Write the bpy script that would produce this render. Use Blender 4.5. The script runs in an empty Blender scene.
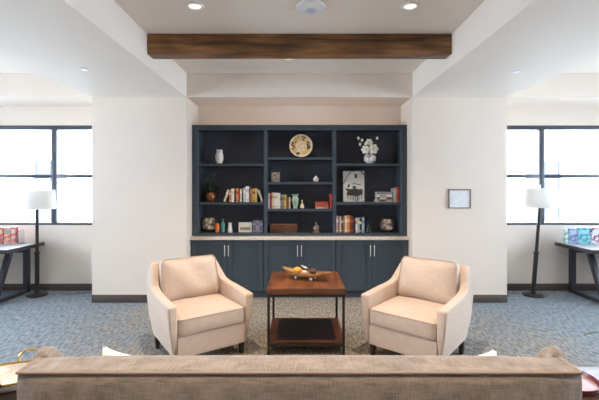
import bpy, bmesh, math, random
from mathutils import Vector, Matrix
random.seed(7)
PI = math.pi
sc = bpy.context.scene
col = sc.collection
F, CX, HY, HC = 390.0, 299.5, 186.0, 1.6      # focal length (px), vanishing column, horizon row, eye height

# ------------------------------------------------------------ materials
def _n(nt, t, **kw):
    n = nt.nodes.new(t)
    for k, v in kw.items(): setattr(n, k, v)
    return n
def rgba(c): return (c[0], c[1], c[2], 1.0)
_mats = {}
def mat(name, c, rough=.5, metal=0., c2=None, scale=20., stretch=(1,1,1), bump=0., bscale=None, spec=.5, sheen=0., detail=3., lo=.35, hi=.65):
    if name in _mats: return _mats[name]
    m = bpy.data.materials.new(name); m.use_nodes = True; nt = m.node_tree
    p = nt.nodes['Principled BSDF']
    p.inputs['Roughness'].default_value = rough; p.inputs['Metallic'].default_value = metal
    p.inputs['Specular IOR Level'].default_value = spec
    if sheen: p.inputs['Sheen Weight'].default_value = sheen
    tc = _n(nt, 'ShaderNodeTexCoord'); mp = _n(nt, 'ShaderNodeMapping'); mp.inputs['Scale'].default_value = stretch
    nt.links.new(tc.outputs['Object'], mp.inputs['Vector'])
    no = _n(nt, 'ShaderNodeTexNoise'); no.inputs['Scale'].default_value = scale; no.inputs['Detail'].default_value = detail
    nt.links.new(mp.outputs['Vector'], no.inputs['Vector'])
    if c2 is None: c2 = tuple(x*.93 for x in c)
    cr = _n(nt, 'ShaderNodeValToRGB'); cr.color_ramp.elements[0].position = lo; cr.color_ramp.elements[1].position = hi
    cr.color_ramp.elements[0].color = rgba(c2); cr.color_ramp.elements[1].color = rgba(c)
    nt.links.new(no.outputs['Fac'], cr.inputs['Fac']); nt.links.new(cr.outputs['Color'], p.inputs['Base Color'])
    if bump:
        nb = no
        if bscale:
            nb = _n(nt, 'ShaderNodeTexNoise'); nb.inputs['Scale'].default_value = bscale
            nt.links.new(tc.outputs['Object'], nb.inputs['Vector'])
        b = _n(nt, 'ShaderNodeBump'); b.inputs['Strength'].default_value = bump; b.inputs['Distance'].default_value = .01
        nt.links.new(nb.outputs['Fac'], b.inputs['Height']); nt.links.new(b.outputs['Normal'], p.inputs['Normal'])
    _mats[name] = m
    return m
def emis(name, c, s):
    m = bpy.data.materials.new(name); m.use_nodes = True; nt = m.node_tree
    p = nt.nodes['Principled BSDF']; p.inputs['Base Color'].default_value = rgba(c)
    p.inputs['Emission Color'].default_value = rgba(c); p.inputs['Emission Strength'].default_value = s
    return m
def weave(name, c, c2, scale=260., rough=.9, sheen=.15, bump=.35):
    """woven cloth: two crossed wave textures plus slow mottling"""
    m = bpy.data.materials.new(name); m.use_nodes = True; nt = m.node_tree
    p = nt.nodes['Principled BSDF']; p.inputs['Roughness'].default_value = rough; p.inputs['Specular IOR Level'].default_value = .2
    p.inputs['Sheen Weight'].default_value = sheen
    tc = _n(nt, 'ShaderNodeTexCoord')
    fac = None
    for st in ((1, .05, .05), (.03, 1, .03), (.03, .03, 1)):
        mp = _n(nt, 'ShaderNodeMapping'); mp.inputs['Scale'].default_value = st
        nt.links.new(tc.outputs['Object'], mp.inputs['Vector'])
        no = _n(nt, 'ShaderNodeTexNoise'); no.inputs['Scale'].default_value = scale; no.inputs['Detail'].default_value = 2
        nt.links.new(mp.outputs['Vector'], no.inputs['Vector'])
        if fac is None: fac = no.outputs['Fac']
        else:
            a = _n(nt, 'ShaderNodeMath', operation='ADD'); nt.links.new(fac, a.inputs[0]); nt.links.new(no.outputs['Fac'], a.inputs[1])
            fac = a.outputs[0]
    h = _n(nt, 'ShaderNodeMath', operation='MULTIPLY'); h.inputs[1].default_value = 1/3; nt.links.new(fac, h.inputs[0]); fac = h.outputs[0]
    cr = _n(nt, 'ShaderNodeValToRGB'); cr.color_ramp.elements[0].position = .40; cr.color_ramp.elements[1].position = .60
    cr.color_ramp.elements[0].color = rgba(c2); cr.color_ramp.elements[1].color = rgba(c)
    nt.links.new(fac, cr.inputs['Fac']); nt.links.new(cr.outputs['Color'], p.inputs['Base Color'])
    b = _n(nt, 'ShaderNodeBump'); b.inputs['Strength'].default_value = bump; b.inputs['Distance'].default_value = .002
    nt.links.new(fac, b.inputs['Height']); nt.links.new(b.outputs['Normal'], p.inputs['Normal'])
    return m
def wood(name, c, c2, rough=.4, axis=0, ring=9., planks=0.):
    m = bpy.data.materials.new(name); m.use_nodes = True; nt = m.node_tree
    p = nt.nodes['Principled BSDF']; p.inputs['Roughness'].default_value = rough
    tc = _n(nt, 'ShaderNodeTexCoord'); mp = _n(nt, 'ShaderNodeMapping')
    st = [ring, ring, ring]; st[axis] = ring*.09; mp.inputs['Scale'].default_value = st
    nt.links.new(tc.outputs['Object'], mp.inputs['Vector'])
    no = _n(nt, 'ShaderNodeTexNoise'); no.inputs['Scale'].default_value = 2.2; no.inputs['Detail'].default_value = 7; no.inputs['Distortion'].default_value = .7
    nt.links.new(mp.outputs['Vector'], no.inputs['Vector'])
    cr = _n(nt, 'ShaderNodeValToRGB'); cr.color_ramp.elements[0].position = .34; cr.color_ramp.elements[1].position = .66
    cr.color_ramp.elements[0].color = rgba(c2); cr.color_ramp.elements[1].color = rgba(c)
    nt.links.new(no.outputs['Fac'], cr.inputs['Fac']); out = cr.outputs['Color']
    # broad cloudy patches of stain
    n2 = _n(nt, 'ShaderNodeTexNoise'); n2.inputs['Scale'].default_value = 2.6; n2.inputs['Detail'].default_value = 2
    nt.links.new(tc.outputs['Object'], n2.inputs['Vector'])
    mr = _n(nt, 'ShaderNodeMapRange'); mr.inputs['From Min'].default_value = .35; mr.inputs['From Max'].default_value = .65
    mr.inputs['To Min'].default_value = .65; mr.inputs['To Max'].default_value = 1.15
    nt.links.new(n2.outputs['Fac'], mr.inputs['Value'])
    mx = _n(nt, 'ShaderNodeVectorMath', operation='SCALE'); nt.links.new(out, mx.inputs[0]); nt.links.new(mr.outputs['Result'], mx.inputs['Scale'])
    nt.links.new(mx.outputs['Vector'], p.inputs['Base Color'])
    b = _n(nt, 'ShaderNodeBump'); b.inputs['Strength'].default_value = .15; b.inputs['Distance'].default_value = .003
    nt.links.new(no.outputs['Fac'], b.inputs['Height']); nt.links.new(b.outputs['Normal'], p.inputs['Normal'])
    return m

def carpet_mat():
    """loop pile carpet: taupe ground, short brushed dashes, slate-blue dapples, thickened towards the sides to paint in blue daylight too"""
    m = bpy.data.materials.new('carpet_pile'); m.use_nodes = True; nt = m.node_tree
    L = nt.links.new
    p = nt.nodes['Principled BSDF']; p.inputs['Roughness'].default_value = .95; p.inputs['Specular IOR Level'].default_value = .1
    tc = _n(nt, 'ShaderNodeTexCoord')
    def noise(scale, st, det=2., rot=0.):
        mp = _n(nt, 'ShaderNodeMapping'); mp.inputs['Scale'].default_value = st; mp.inputs['Rotation'].default_value = (0, 0, rot)
        L(tc.outputs['Object'], mp.inputs['Vector'])
        n = _n(nt, 'ShaderNodeTexNoise'); n.inputs['Scale'].default_value = scale; n.inputs['Detail'].default_value = det
        L(mp.outputs['Vector'], n.inputs['Vector']); return n.outputs['Fac']
    def ramp(f, a, b, ca, cb):
        r = _n(nt, 'ShaderNodeValToRGB'); r.color_ramp.elements[0].position = a; r.color_ramp.elements[1].position = b
        r.color_ramp.elements[0].color = rgba(ca); r.color_ramp.elements[1].color = rgba(cb); L(f, r.inputs['Fac']); return r.outputs['Color']
    def mth(op, a, b):
        n = _n(nt, 'ShaderNodeMath', operation=op)
        for i, v in enumerate((a, b)):
            if isinstance(v, (int, float)): n.inputs[i].default_value = v
            else: L(v, n.inputs[i])
        return n.outputs[0]
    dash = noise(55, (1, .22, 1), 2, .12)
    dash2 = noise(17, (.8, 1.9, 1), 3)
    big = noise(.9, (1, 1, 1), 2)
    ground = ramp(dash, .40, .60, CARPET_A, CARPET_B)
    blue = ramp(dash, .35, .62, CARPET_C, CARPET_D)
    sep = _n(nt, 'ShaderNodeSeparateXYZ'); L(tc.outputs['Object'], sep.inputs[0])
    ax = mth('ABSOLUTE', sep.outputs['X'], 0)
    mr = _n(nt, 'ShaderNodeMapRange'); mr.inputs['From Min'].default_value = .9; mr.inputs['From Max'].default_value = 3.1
    mr.inputs['To Min'].default_value = -.16; mr.inputs['To Max'].default_value = .27; L(ax, mr.inputs['Value'])  # bluer away from the centre: dapple pattern plus daylight tint put into the colour
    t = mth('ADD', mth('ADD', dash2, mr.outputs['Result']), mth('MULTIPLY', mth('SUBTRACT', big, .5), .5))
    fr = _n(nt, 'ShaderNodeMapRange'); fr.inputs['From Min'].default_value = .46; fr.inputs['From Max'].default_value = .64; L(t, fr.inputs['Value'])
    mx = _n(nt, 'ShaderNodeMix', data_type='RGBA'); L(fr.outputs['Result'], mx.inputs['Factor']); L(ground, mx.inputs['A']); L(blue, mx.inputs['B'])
    # rust flecks
    rf = noise(11, (1, 1.6, 1), 1)
    fr2 = _n(nt, 'ShaderNodeMapRange'); fr2.inputs['From Min'].default_value = .64; fr2.inputs['From Max'].default_value = .70; fr2.inputs['To Max'].default_value = .22; L(rf, fr2.inputs['Value'])
    mx2 = _n(nt, 'ShaderNodeMix', data_type='RGBA'); L(fr2.outputs['Result'], mx2.inputs['Factor']); L(mx.outputs['Result'], mx2.inputs['A']); mx2.inputs['B'].default_value = (.20, .13, .10, 1)
    L(mx2.outputs['Result'], p.inputs['Base Color'])
    b = _n(nt, 'ShaderNodeBump'); b.inputs['Strength'].default_value = .5; b.inputs['Distance'].default_value = .006
    L(noise(140, (1, 1, 1), 2), b.inputs['Height']); L(b.outputs['Normal'], p.inputs['Normal'])
    return m
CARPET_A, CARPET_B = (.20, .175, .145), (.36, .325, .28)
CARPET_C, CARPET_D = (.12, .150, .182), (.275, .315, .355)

M = {}
M['wall'] = mat('wall_paint', (.79, .705, .63), .75, c2=(.775, .69, .615), scale=3, bump=.02, bscale=220, spec=.2)
M['ceil'] = mat('ceiling_paint', (.80, .75, .69), .8, c2=(.79, .74, .68), scale=3, bump=.02, bscale=220, spec=.2)
M['soffit'] = mat('soffit_paint', (.84, .82, .79), .75, c2=(.83, .81, .78), scale=3, bump=.02, bscale=220, spec=.2)
M['base'] = mat('baseboard_paint', (.075, .058, .048), .5, scale=8)
M['navy'] = mat('navy_cabinet_paint', (.052, .070, .090), .42, c2=(.048, .065, .084), scale=6, spec=.4)
M['navy_in'] = mat('navy_lining_paint', (.070, .080, .108), .5, c2=(.064, .073, .099), scale=5, spec=.35)
M['counter'] = mat('quartz_counter', (.76, .67, .58), .3, c2=(.66, .56, .48), scale=45, detail=6)
M['chrome'] = mat('brushed_chrome', (.88, .88, .90), .38, metal=.6)
M['black'] = mat('black_metal', (.022, .020, .020), .45, metal=.3, c2=(.03, .026, .024), scale=12)
M['frame'] = mat('slate_window_frame', (.060, .072, .095), .45, scale=7)
M['desk_leg'] = mat('charcoal_desk_steel', (.035, .036, .045), .45, scale=9)
M['desk_top'] = mat('grey_desk_laminate', (.52, .52, .56), .28, c2=(.48, .48, .52), scale=9, stretch=(.2, 2, 1))
M['chair'] = weave('blush_linen', (.62, .50, .425), (.54, .43, .36), 420)
M['chair_pipe'] = mat('linen_piping', (.46, .35, .28), .9, scale=90)
M['sofa'] = weave('taupe_tweed', (.37, .31, .272), (.18, .15, .13), 420, bump=.5)
M['sofa_pipe'] = mat('taupe_piping', (.36, .27, .22), .9, scale=90)
M['white_cloth'] = weave('white_cotton', (.86, .85, .83), (.78, .77, .75), 200)
M['leg_wood'] = wood('espresso_wood', (.045, .025, .016), (.02, .012, .009), .4, 2)
M['table'] = wood('chestnut_planks', (.27, .092, .032), (.10, .032, .012), .32, 1, 7)
M['table_edge'] = wood('chestnut_edge', (.22, .085, .034), (.11, .037, .015), .4, 0, 9)
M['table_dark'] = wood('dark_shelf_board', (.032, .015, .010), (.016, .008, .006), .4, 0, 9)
M['beam'] = wood('walnut_beam', (.36, .17, .06), (.09, .038, .014), .5, 0, 6)
M['side_dark'] = wood('dark_side_table', (.05, .03, .022), (.025, .015, .012), .4, 0, 8)
M['side_red'] = wood('cherry_side_table', (.17, .085, .06), (.085, .04, .03), .38, 1, 7)
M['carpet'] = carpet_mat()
M['shade'] = None
M['white_plastic'] = mat('white_plastic', (.80, .82, .86), .35, scale=5)
M['facade'] = mat('pale_render_facade', (.86, .86, .88), .9, scale=1.5)
M['fac_glass'] = mat('facade_window_blue', (.06, .07, .09), .8, scale=1)
M['fac_frame'] = mat('facade_window_trim', (.045, .055, .08), .5, scale=2)
M['pave'] = mat('pale_paving', (.55, .54, .52), .9, scale=2)

def glass_mat():
    m = bpy.data.materials.new('window_glass'); m.use_nodes = True; nt = m.node_tree
    for n in list(nt.nodes):
        if n.type != 'OUTPUT_MATERIAL': nt.nodes.remove(n)
    out = [n for n in nt.nodes if n.type == 'OUTPUT_MATERIAL'][0]
    t = _n(nt, 'ShaderNodeBsdfTransparent'); t.inputs['Color'].default_value = (.96, .98, 1, 1)
    g = _n(nt, 'ShaderNodeBsdfGlossy'); g.inputs['Roughness'].default_value = .02
    f = _n(nt, 'ShaderNodeFresnel'); f.inputs['IOR'].default_value = 1.45
    mx = _n(nt, 'ShaderNodeMixShader')
    nt.links.new(f.outputs[0], mx.inputs[0]); nt.links.new(t.outputs[0], mx.inputs[1]); nt.links.new(g.outputs[0], mx.inputs[2])
    nt.links.new(mx.outputs[0], out.inputs['Surface']); return m
M['glass'] = glass_mat()
def shade_mat():
    m = bpy.data.materials.new('white_lamp_linen'); m.use_nodes = True; nt = m.node_tree
    p = nt.nodes['Principled BSDF']; out = [n for n in nt.nodes if n.type == 'OUTPUT_MATERIAL'][0]
    p.inputs['Base Color'].default_value = (.86, .845, .82, 1); p.inputs['Roughness'].default_value = .85
    t = _n(nt, 'ShaderNodeBsdfTranslucent'); t.inputs['Color'].default_value = (.80, .785, .76, 1)
    tc = _n(nt, 'ShaderNodeTexCoord'); no = _n(nt, 'ShaderNodeTexNoise'); no.inputs['Scale'].default_value = 250
    nt.links.new(tc.outputs['Object'], no.inputs['Vector'])
    b = _n(nt, 'ShaderNodeBump'); b.inputs['Strength'].default_value = .2; b.inputs['Distance'].default_value = .001
    nt.links.new(no.outputs['Fac'], b.inputs['Height']); nt.links.new(b.outputs['Normal'], p.inputs['Normal'])
    mx = _n(nt, 'ShaderNodeMixShader'); mx.inputs[0].default_value = .5
    nt.links.new(p.outputs[0], mx.inputs[1]); nt.links.new(t.outputs[0], mx.inputs[2]); nt.links.new(mx.outputs[0], out.inputs['Surface'])
    return m
M['shade'] = shade_mat()
M['led'] = emis('warm_led', (1, .78, .58), .5)
def plain(name, c, rough=.5, **kw): return mat(name, c, rough, **kw)

# ------------------------------------------------------------ mesh building
class MB:
    def __init__(s): s.bm = bmesh.new(); s.mi = 0
    def _mark(s, before):
        for f in s.bm.faces:
            if f not in before: f.material_index = s.mi
    def box(s, x0, x1, y0, y1, z0, z1, bev=0., seg=2):
        old = set(s.bm.faces)
        r = bmesh.ops.create_cube(s.bm, size=1.)
        for v in r['verts']:
            v.co = Vector(((x0+x1)/2 + v.co.x*(x1-x0), (y0+y1)/2 + v.co.y*(y1-y0), (z0+z1)/2 + v.co.z*(z1-z0)))
        if bev:
            es = list({e for v in r['verts'] for e in v.link_edges})
            bmesh.ops.bevel(s.bm, geom=es, offset=bev, segments=seg, profile=.5, affect='EDGES')
        s._mark(old); return s
    def prism(s, pts, a, b, axis='x', bev=0., seg=2, fb=None):
        """extrude the polygon pts between planes a and b; axis x: pts are (y,z); y: (x,z); z: (x,y). fb(u,v)->shift of plane b"""
        old = set(s.bm.faces)
        def mk(p, t):
            if axis == 'x': return (t, p[0], p[1])
            if axis == 'y': return (p[0], t, p[1])
            return (p[0], p[1], t)
        va = [s.bm.verts.new(mk(p, a)) for p in pts]
        vb = [s.bm.verts.new(mk(p, b + (fb(*p) if fb else 0))) for p in pts]
        n = len(pts)
        fs = [s.bm.faces.new(va), s.bm.faces.new(vb[::-1])]
        for i in range(n): fs.append(s.bm.faces.new((va[i], vb[i], vb[(i+1) % n], va[(i+1) % n])))
        bmesh.ops.recalc_face_normals(s.bm, faces=fs)
        if bev:
            es = list({e for f in fs for e in f.edges})
            bmesh.ops.bevel(s.bm, geom=es, offset=bev, segments=seg, profile=.5, affect='EDGES')
        s._mark(old); return s
    def tube(s, pts, r, n=8, cap=True, closed=False):
        old = set(s.bm.faces)
        pts = [Vector(p) for p in pts]; rings = []
        N = len(pts)
        for i, p in enumerate(pts):
            if closed: d = (pts[(i+1) % N]-pts[i-1]).normalized()
            else: d = (pts[min(i+1, N-1)]-pts[max(i-1, 0)]).normalized()
            up = Vector((0, 0, 1)) if abs(d.z) < .9 else Vector((1, 0, 0))
            u = d.cross(up).normalized(); w = d.cross(u).normalized()
            rr = r[i] if isinstance(r, (list, tuple)) else r
            rings.append([s.bm.verts.new(p + (u*math.cos(2*PI*k/n) + w*math.sin(2*PI*k/n))*rr) for k in range(n)])
        rng = range(N) if closed else range(N-1)
        for i in rng:
            a, b = rings[i], rings[(i+1) % N]
            for k in range(n): s.bm.faces.new((a[k], a[(k+1) % n], b[(k+1) % n], b[k]))
        if cap and not closed:
            s.bm.faces.new(rings[0]); s.bm.faces.new(rings[-1][::-1])
        s._mark(old); return s
    def lathe(s, prof, o=(0, 0, 0), n=24, axis='z', cap=True):
        """prof: (radius, height) bottom to top"""
        old = set(s.bm.faces); rings = []
        o = Vector(o)
        for r, h in prof:
            ring = []
            for k in range(n):
                a = 2*PI*k/n
                if axis == 'z': c = Vector((r*math.cos(a), r*math.sin(a), h))
                elif axis == 'y': c = Vector((r*math.cos(a), h, r*math.sin(a)))
                else: c = Vector((h, r*math.cos(a), r*math.sin(a)))
                ring.append(s.bm.verts.new(o+c))
            rings.append(ring)
        for a, b in zip(rings, rings[1:]):
            for k in range(n): s.bm.faces.new((a[k], a[(k+1) % n], b[(k+1) % n], b[k]))
        if cap:
            s.bm.faces.new(rings[0][::-1]); s.bm.faces.new(rings[-1])
        s._mark(old); return s
    def ball(s, o, r, sub=2, rough=0.):
        old = set(s.bm.faces)
        if isinstance(r, (int, float)): r = (r, r, r)
        res = bmesh.ops.create_icosphere(s.bm, subdivisions=sub, radius=1.)
        for v in res['verts']:
            k = 1+random.uniform(-rough, rough)
            v.co = Vector((o[0]+v.co.x*r[0]*k, o[1]+v.co.y*r[1]*k, o[2]+v.co.z*r[2]*k))
        s._mark(old); return s
    def rbox(s, c, d, r, bulge=(0, 0, 0), n=10, f=None):
        """soft rounded box, d = full size, bulge = outward swelling of the faces"""
        old = set(s.bm.faces)
        res = bmesh.ops.create_cube(s.bm, size=2.)
        es = list({e for v in res['verts'] for e in v.link_edges})
        oldv = set(s.bm.verts) - set(res['verts'])
        bmesh.ops.subdivide_edges(s.bm, edges=es, cuts=n, use_grid_fill=True)
        h = Vector(d)/2
        for v in [v for v in s.bm.verts if v not in oldv]:
            q = v.co.copy()
            p = Vector((q.x*h.x, q.y*h.y, q.z*h.z))
            inn = Vector([max(-(h[i]-r), min(h[i]-r, p[i])) for i in range(3)])
            dlt = p-inn
            if dlt.length > 1e-9: p = inn + dlt.normalized()*min(r, dlt.length) if sum(abs(x) > 1e-9 for x in dlt) > 1 else inn+dlt
            p.x += math.copysign(bulge[0]*(1-q.y**2)*(1-q.z**2), q.x)*(abs(q.x) > .99)
            p.y += math.copysign(bulge[1]*(1-q.x**2)*(1-q.z**2), q.y)*(abs(q.y) > .99)
            p.z += math.copysign(bulge[2]*(1-q.x**2)*(1-q.y**2), q.z)*(abs(q.z) > .99)
            if f: p = f(p, q)
            v.co = p+Vector(c)
        s._mark(old); return s
    def rot(s, verts, cent, mtx):
        bmesh.ops.rotate(s.bm, verts=verts, cent=cent, matrix=mtx); return s
    def build(s, name, mats, parent=None, loc=None, rz=None, rot=None, smooth=True, ang=35):
        bmesh.ops.recalc_face_normals(s.bm, faces=s.bm.faces)
        me = bpy.data.meshes.new(name); s.bm.to_mesh(me); s.bm.free()
        if not isinstance(mats, (list, tuple)): mats = [mats]
        for m in mats: me.materials.append(m)
        if smooth:
            for p in me.polygons: p.use_smooth = True
            me.set_sharp_from_angle(angle=math.radians(ang))
        o = bpy.data.objects.new(name, me); col.objects.link(o)
        if parent: o.parent = parent
        if loc: o.location = loc
        if rz is not None: o.rotation_euler = (0, 0, rz)
        if rot: o.rotation_euler = rot
        return o
def tag(o, label, cat, group=None, kind=None):
    if label: o['label'] = label
    if cat: o['category'] = cat
    if group: o['group'] = group
    if kind: o['kind'] = kind
    return o
def empty(name, loc=(0, 0, 0), rz=0.):
    o = bpy.data.objects.new(name, None); col.objects.link(o); o.empty_display_size = .1
    o.location = loc; o.rotation_euler = (0, 0, rz); return o
def thing(name, label, cat, loc=(0, 0, 0), rz=0., group=None): return tag(empty(name, loc, rz), label, cat, group)
def kids(o): return [c for c in bpy.data.objects if c.parent == o]
def dup(o, parent=None):
    c = o.copy(); col.objects.link(c); c.parent = parent
    for k in kids(o): dup(k, c)
    return c
def struct(o): o['kind'] = 'structure'; return o
def X(px, Y): return (px-CX)*Y/F
def Z(py, Y): return HC-(py-HY)*Y/F

# ------------------------------------------------------------ room
D1, D3, RX, RB = 5.357, 5.98, 6.5, -4.2       # column plane, window wall, side walls, wall behind
SI, SO, ZS, ZC = 1.552, 2.85, 2.822, 3.152    # soffit inner/outer edge, soffit height, ceiling height
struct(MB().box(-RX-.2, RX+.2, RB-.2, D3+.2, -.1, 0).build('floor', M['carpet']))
struct(MB().box(-RX-.2, RX+.2, RB-.2, D3+.2, ZC, ZC+.1).build('ceiling', M['ceil']))
def wall_with_holes(name, horiz, pos, a0, a1, holes, m):
    """wall slab along x (horiz) or y with rectangular openings (a, b, z0, z1)"""
    mb = MB()
    def bx(p, q, z0, z1):
        if q-p < 1e-4 or z1-z0 < 1e-4: return
        if horiz: mb.box(p, q, pos[0], pos[1], z0, z1)
        else: mb.box(pos[0], pos[1], p, q, z0, z1)
    cur = a0
    for (p, q, z0, z1) in sorted(holes):
        bx(cur, p, 0, ZC); bx(p, q, 0, z0); bx(p, q, z1, ZC); cur = q
    bx(cur, a1, 0, ZC)
    return struct(mb.build(name, m, smooth=False))
WZ0, WZ1, WXa, WXb = 1.0, 2.53, 3.0, 6.25
wall_with_holes('wall_front', True, (D3, D3+.2), -RX-.2, RX+.2, [(-WXb, -WXa, WZ0, WZ1), (WXa, WXb, WZ0, WZ1)], M['wall'])
SW = [(1.5, 5.4, .9, 2.65)]
wall_with_holes('wall_left', False, (-RX-.2, -RX), RB, D3, SW, M['wall'])
wall_with_holes('wall_right', False, (RX, RX+.2), RB, D3, SW, M['wall'])
wall_with_holes('wall_behind', True, (RB-.2, RB), -RX-.2, RX+.2, [], M['wall'])
struct(MB().box(-SO, -SI, D1, D3, 0, ZS).build('wall_centre_left', M['wall'], smooth=False))
struct(MB().box(SI, SO, D1, D3, 0, ZS).build('wall_centre_right', M['wall'], smooth=False))
struct(MB().box(-SO, -SI, RB, D3, ZS, ZC).build('trim_1', M['ceil'], smooth=False))
struct(MB().box(SI, SO, RB, D3, ZS, ZC).build('trim_2', M['ceil'], smooth=False))
struct(MB().box(-SI, SI, D1, D3, ZS, ZC).build('trim_3', M['wall'], smooth=False))
struct(MB().box(-RX, -SO, D1, D3, ZS, ZC).build('trim_4', M['wall'], smooth=False))
struct(MB().box(SO, RX, D1, D3, ZS, ZC).build('trim_5', M['wall'], smooth=False))
bt = .014
struct(MB().box(-RX, -SO, D3-bt, D3, 0, .105, .003).build('baseboard_window_left', M['base']))
struct(MB().box(SO, RX, D3-bt, D3, 0, .105, .003).build('baseboard_window_right', M['base']))
struct(MB().box(-SO, -SI, D1-bt, D1, 0, .108, .003).build('baseboard_centre_left', M['base']))
struct(MB().box(SI, SO, D1-bt, D1, 0, .108, .003).build('baseboard_centre_right', M['base']))

def window(n, horiz, pos, a0, a1, z0, z1, mull, rail, depth=.07):
    r = empty('window_%d' % n); r['kind'] = 'structure'
    mb = MB(); t = .065
    def bx(p, q, za, zb, d0=0., d1=depth):
        if horiz: mb.box(p, q, pos+d0, pos+d1, za, zb, .004)
        else:
            s = 1 if pos > 0 else -1
            mb.box(min(pos+s*d0, pos+s*d1), max(pos+s*d0, pos+s*d1), p, q, za, zb, .004)
    bx(a0, a1, z1-t, z1); bx(a0, a1, z0, z0+.035); bx(a0, a0+t, z0+.035, z1-t); bx(a1-t, a1, z0+.035, z1-t)
    for x in mull: bx(x-.036, x+.036, z0+.035, z1-t)
    xs = [a0+t]
    for x in sorted(mull): xs += [x-.036, x+.036]
    xs.append(a1-t)
    if rail:
        for p, q in zip(xs[::2], xs[1::2]): bx(p, q, rail-.028, rail+.028)
    mb.build('window_frame', M['frame'], r)
    g = MB()
    if horiz: g.box(a0+.01, a1-.01, pos+depth*.45, pos+depth*.55, z0+.01, z1-.01)
    else:
        s = 1 if pos > 0 else -1
        g.box(min(pos+s*depth*.45, pos+s*depth*.55), max(pos+s*depth*.45, pos+s*depth*.55), a0+.01, a1-.01, z0+.01, z1-.01)
    g.build('pane', M['glass'], r, smooth=False)
    # daylight portal just outside the opening
    L = bpy.data.lights.new('daylight_portal', 'AREA'); L.shape = 'RECTANGLE'; L.size = a1-a0; L.size_y = z1-z0
    L.cycles.is_portal = True
    lo = bpy.data.objects.new('daylight_portal', L); col.objects.link(lo)
    zc = (z0+z1)/2
    if horiz:
        sg = 1 if pos > 0 else -1
        lo.location = ((a0+a1)/2, pos+sg*.22, zc); lo.rotation_euler = (-sg*PI/2, 0, 0)
    else:
        sg = 1 if pos > 0 else -1
        lo.location = (pos+sg*.22, (a0+a1)/2, zc); lo.rotation_euler = (0, sg*PI/2, 0)
        L.size, L.size_y = z1-z0, a1-a0
    return r
window(1, True, D3+.01, -WXb, -WXa, WZ0, WZ1, [-3.78, -5.0], 1.75)
window(2, True, D3+.01, WXa, WXb, WZ0, WZ1, [3.73, 5.0], 1.75)
k = 3
for s in (-1, 1):
    for (a, b, z0, z1) in SW:
        window(k, False, s*(RX+.02), a, b, z0, z1, [(a+b)/2], 1.75); k += 1

# ------------------------------------------------------------ outside
tag(MB().box(-40, 40, D3+.3, 40, -3.2, -3.0).build('street_paving', M['pave']), None, None, kind='structure')
def building(label, x0, x1, y, wins):
    b = thing('neighbouring_building', label, 'building', ((x0+x1)/2, y, -3.0))
    cx = (x0+x1)/2
    MB().box(x0-cx, x1-cx, 0, 6, 0, 9.5).box(x0-cx-.1, x1-cx+.1, -.15, 6.1, 9.5, 9.8).build('wall', M['facade'], b, smooth=False)
    for (a, c, z0, z1, nm) in wins:
        w = MB(); t = .07; a -= cx; c -= cx; z0 += 3; z1 += 3
        w.box(a, c, -.06, .02, z1-t, z1).box(a, c, -.06, .02, z0, z0+t).box(a, a+t, -.06, .02, z0+t, z1-t).box(c-t, c, -.06, .02, z0+t, z1-t)
        for i in range(1, nm): 
            m_ = a+(c-a)*i/nm; w.box(m_-t/2, m_+t/2, -.06, .02, z0+t, z1-t)
        fr = w.build('window_frame', M['fac_frame'], b, smooth=False)
        MB().box(a+t, c-t, -.03, -.005, z0+t, z1-t).build('pane', M['fac_glass'], fr, smooth=False)
YB = 15.0
def bw(px0, px1, py0, py1, nm): return (X(px0, YB), X(px1, YB), Z(py1, YB), Z(py0, YB), nm)
building('pale rendered building outside the left window', -22, -6.0, YB, [bw(35, 66, 160, 183, 2), bw(36, 70, 203, 222, 2), bw(-60, -30, 160, 183, 2)])
building('pale rendered building outside the right window', 6.0, 22, YB, [bw(526, 560, 161, 221, 2), bw(640, 680, 161, 221, 2)])

# ------------------------------------------------------------ ceiling: beam, lights, discs
tag(MB().box(-SI+.002, SI-.002, 3.97, 4.135, 2.945, ZC, .004).build('ceiling_beam', M['beam']), 'dark walnut beam spanning the ceiling recess', 'beam')
M['can'] = emis('warm_lens', (1, .90, .80), .4)
M['canring'] = mat('white_light_trim', (.85, .84, .82), .4)
def can(x, y, label, power):
    t = thing('recessed_ceiling_light', label, 'ceiling light', (x, y, ZC), group='recessed lights in the ceiling')
    MB().lathe([(.052, -.002), (.055, -.010), (.074, -.010), (.080, -.001), (.080, -.0005), (.052, -.0005)], cap=False).build('trim_ring', M['canring'], t)
    MB().lathe([(.052, -.004), (.03, -.006), (.001, -.0065)], cap=True).build('lens', M['can'], t)
    L = bpy.data.lights.new('downlight_bulb', 'SPOT'); L.energy = power; L.color = (1, .80, .60); L.spot_size = math.radians(130); L.spot_blend = 1.0; L.shadow_soft_size = .06
    lo = bpy.data.objects.new('downlight_bulb', L); col.objects.link(lo); lo.parent = t; lo.location = (0, 0, -.02)
CAN = 85
can(X(195, 3.36), 3.36, 'left recessed downlight in the ceiling in front of the beam', CAN)
can(X(410, 3.36), 3.36, 'right recessed downlight in the ceiling in front of the beam', CAN)
can(X(289, 4.70), 4.72, 'recessed downlight half hidden behind the middle of the beam', CAN*.35)
for x, y in ((-.9, .9), (.95, .9), ): can(x, y, 'recessed downlight in the ceiling above the sofa', CAN)
t = thing('smoke_detector', 'white round ceiling disc between the two front downlights', 'smoke detector', (X(311, 3.36), 3.36, ZC))
MB().lathe([(.120, -.0005), (.128, -.006), (.122, -.022), (.095, -.034), (.05, -.040), (.001, -.041)]).build('housing', M['white_plastic'], t)
MB().lathe([(.045, -.0395), (.045, -.046), (.03, -.050), (.001, -.051)]).build('sensor_cap', mat('pale_blue_plastic', (.55, .62, .75), .3), t)
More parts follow.
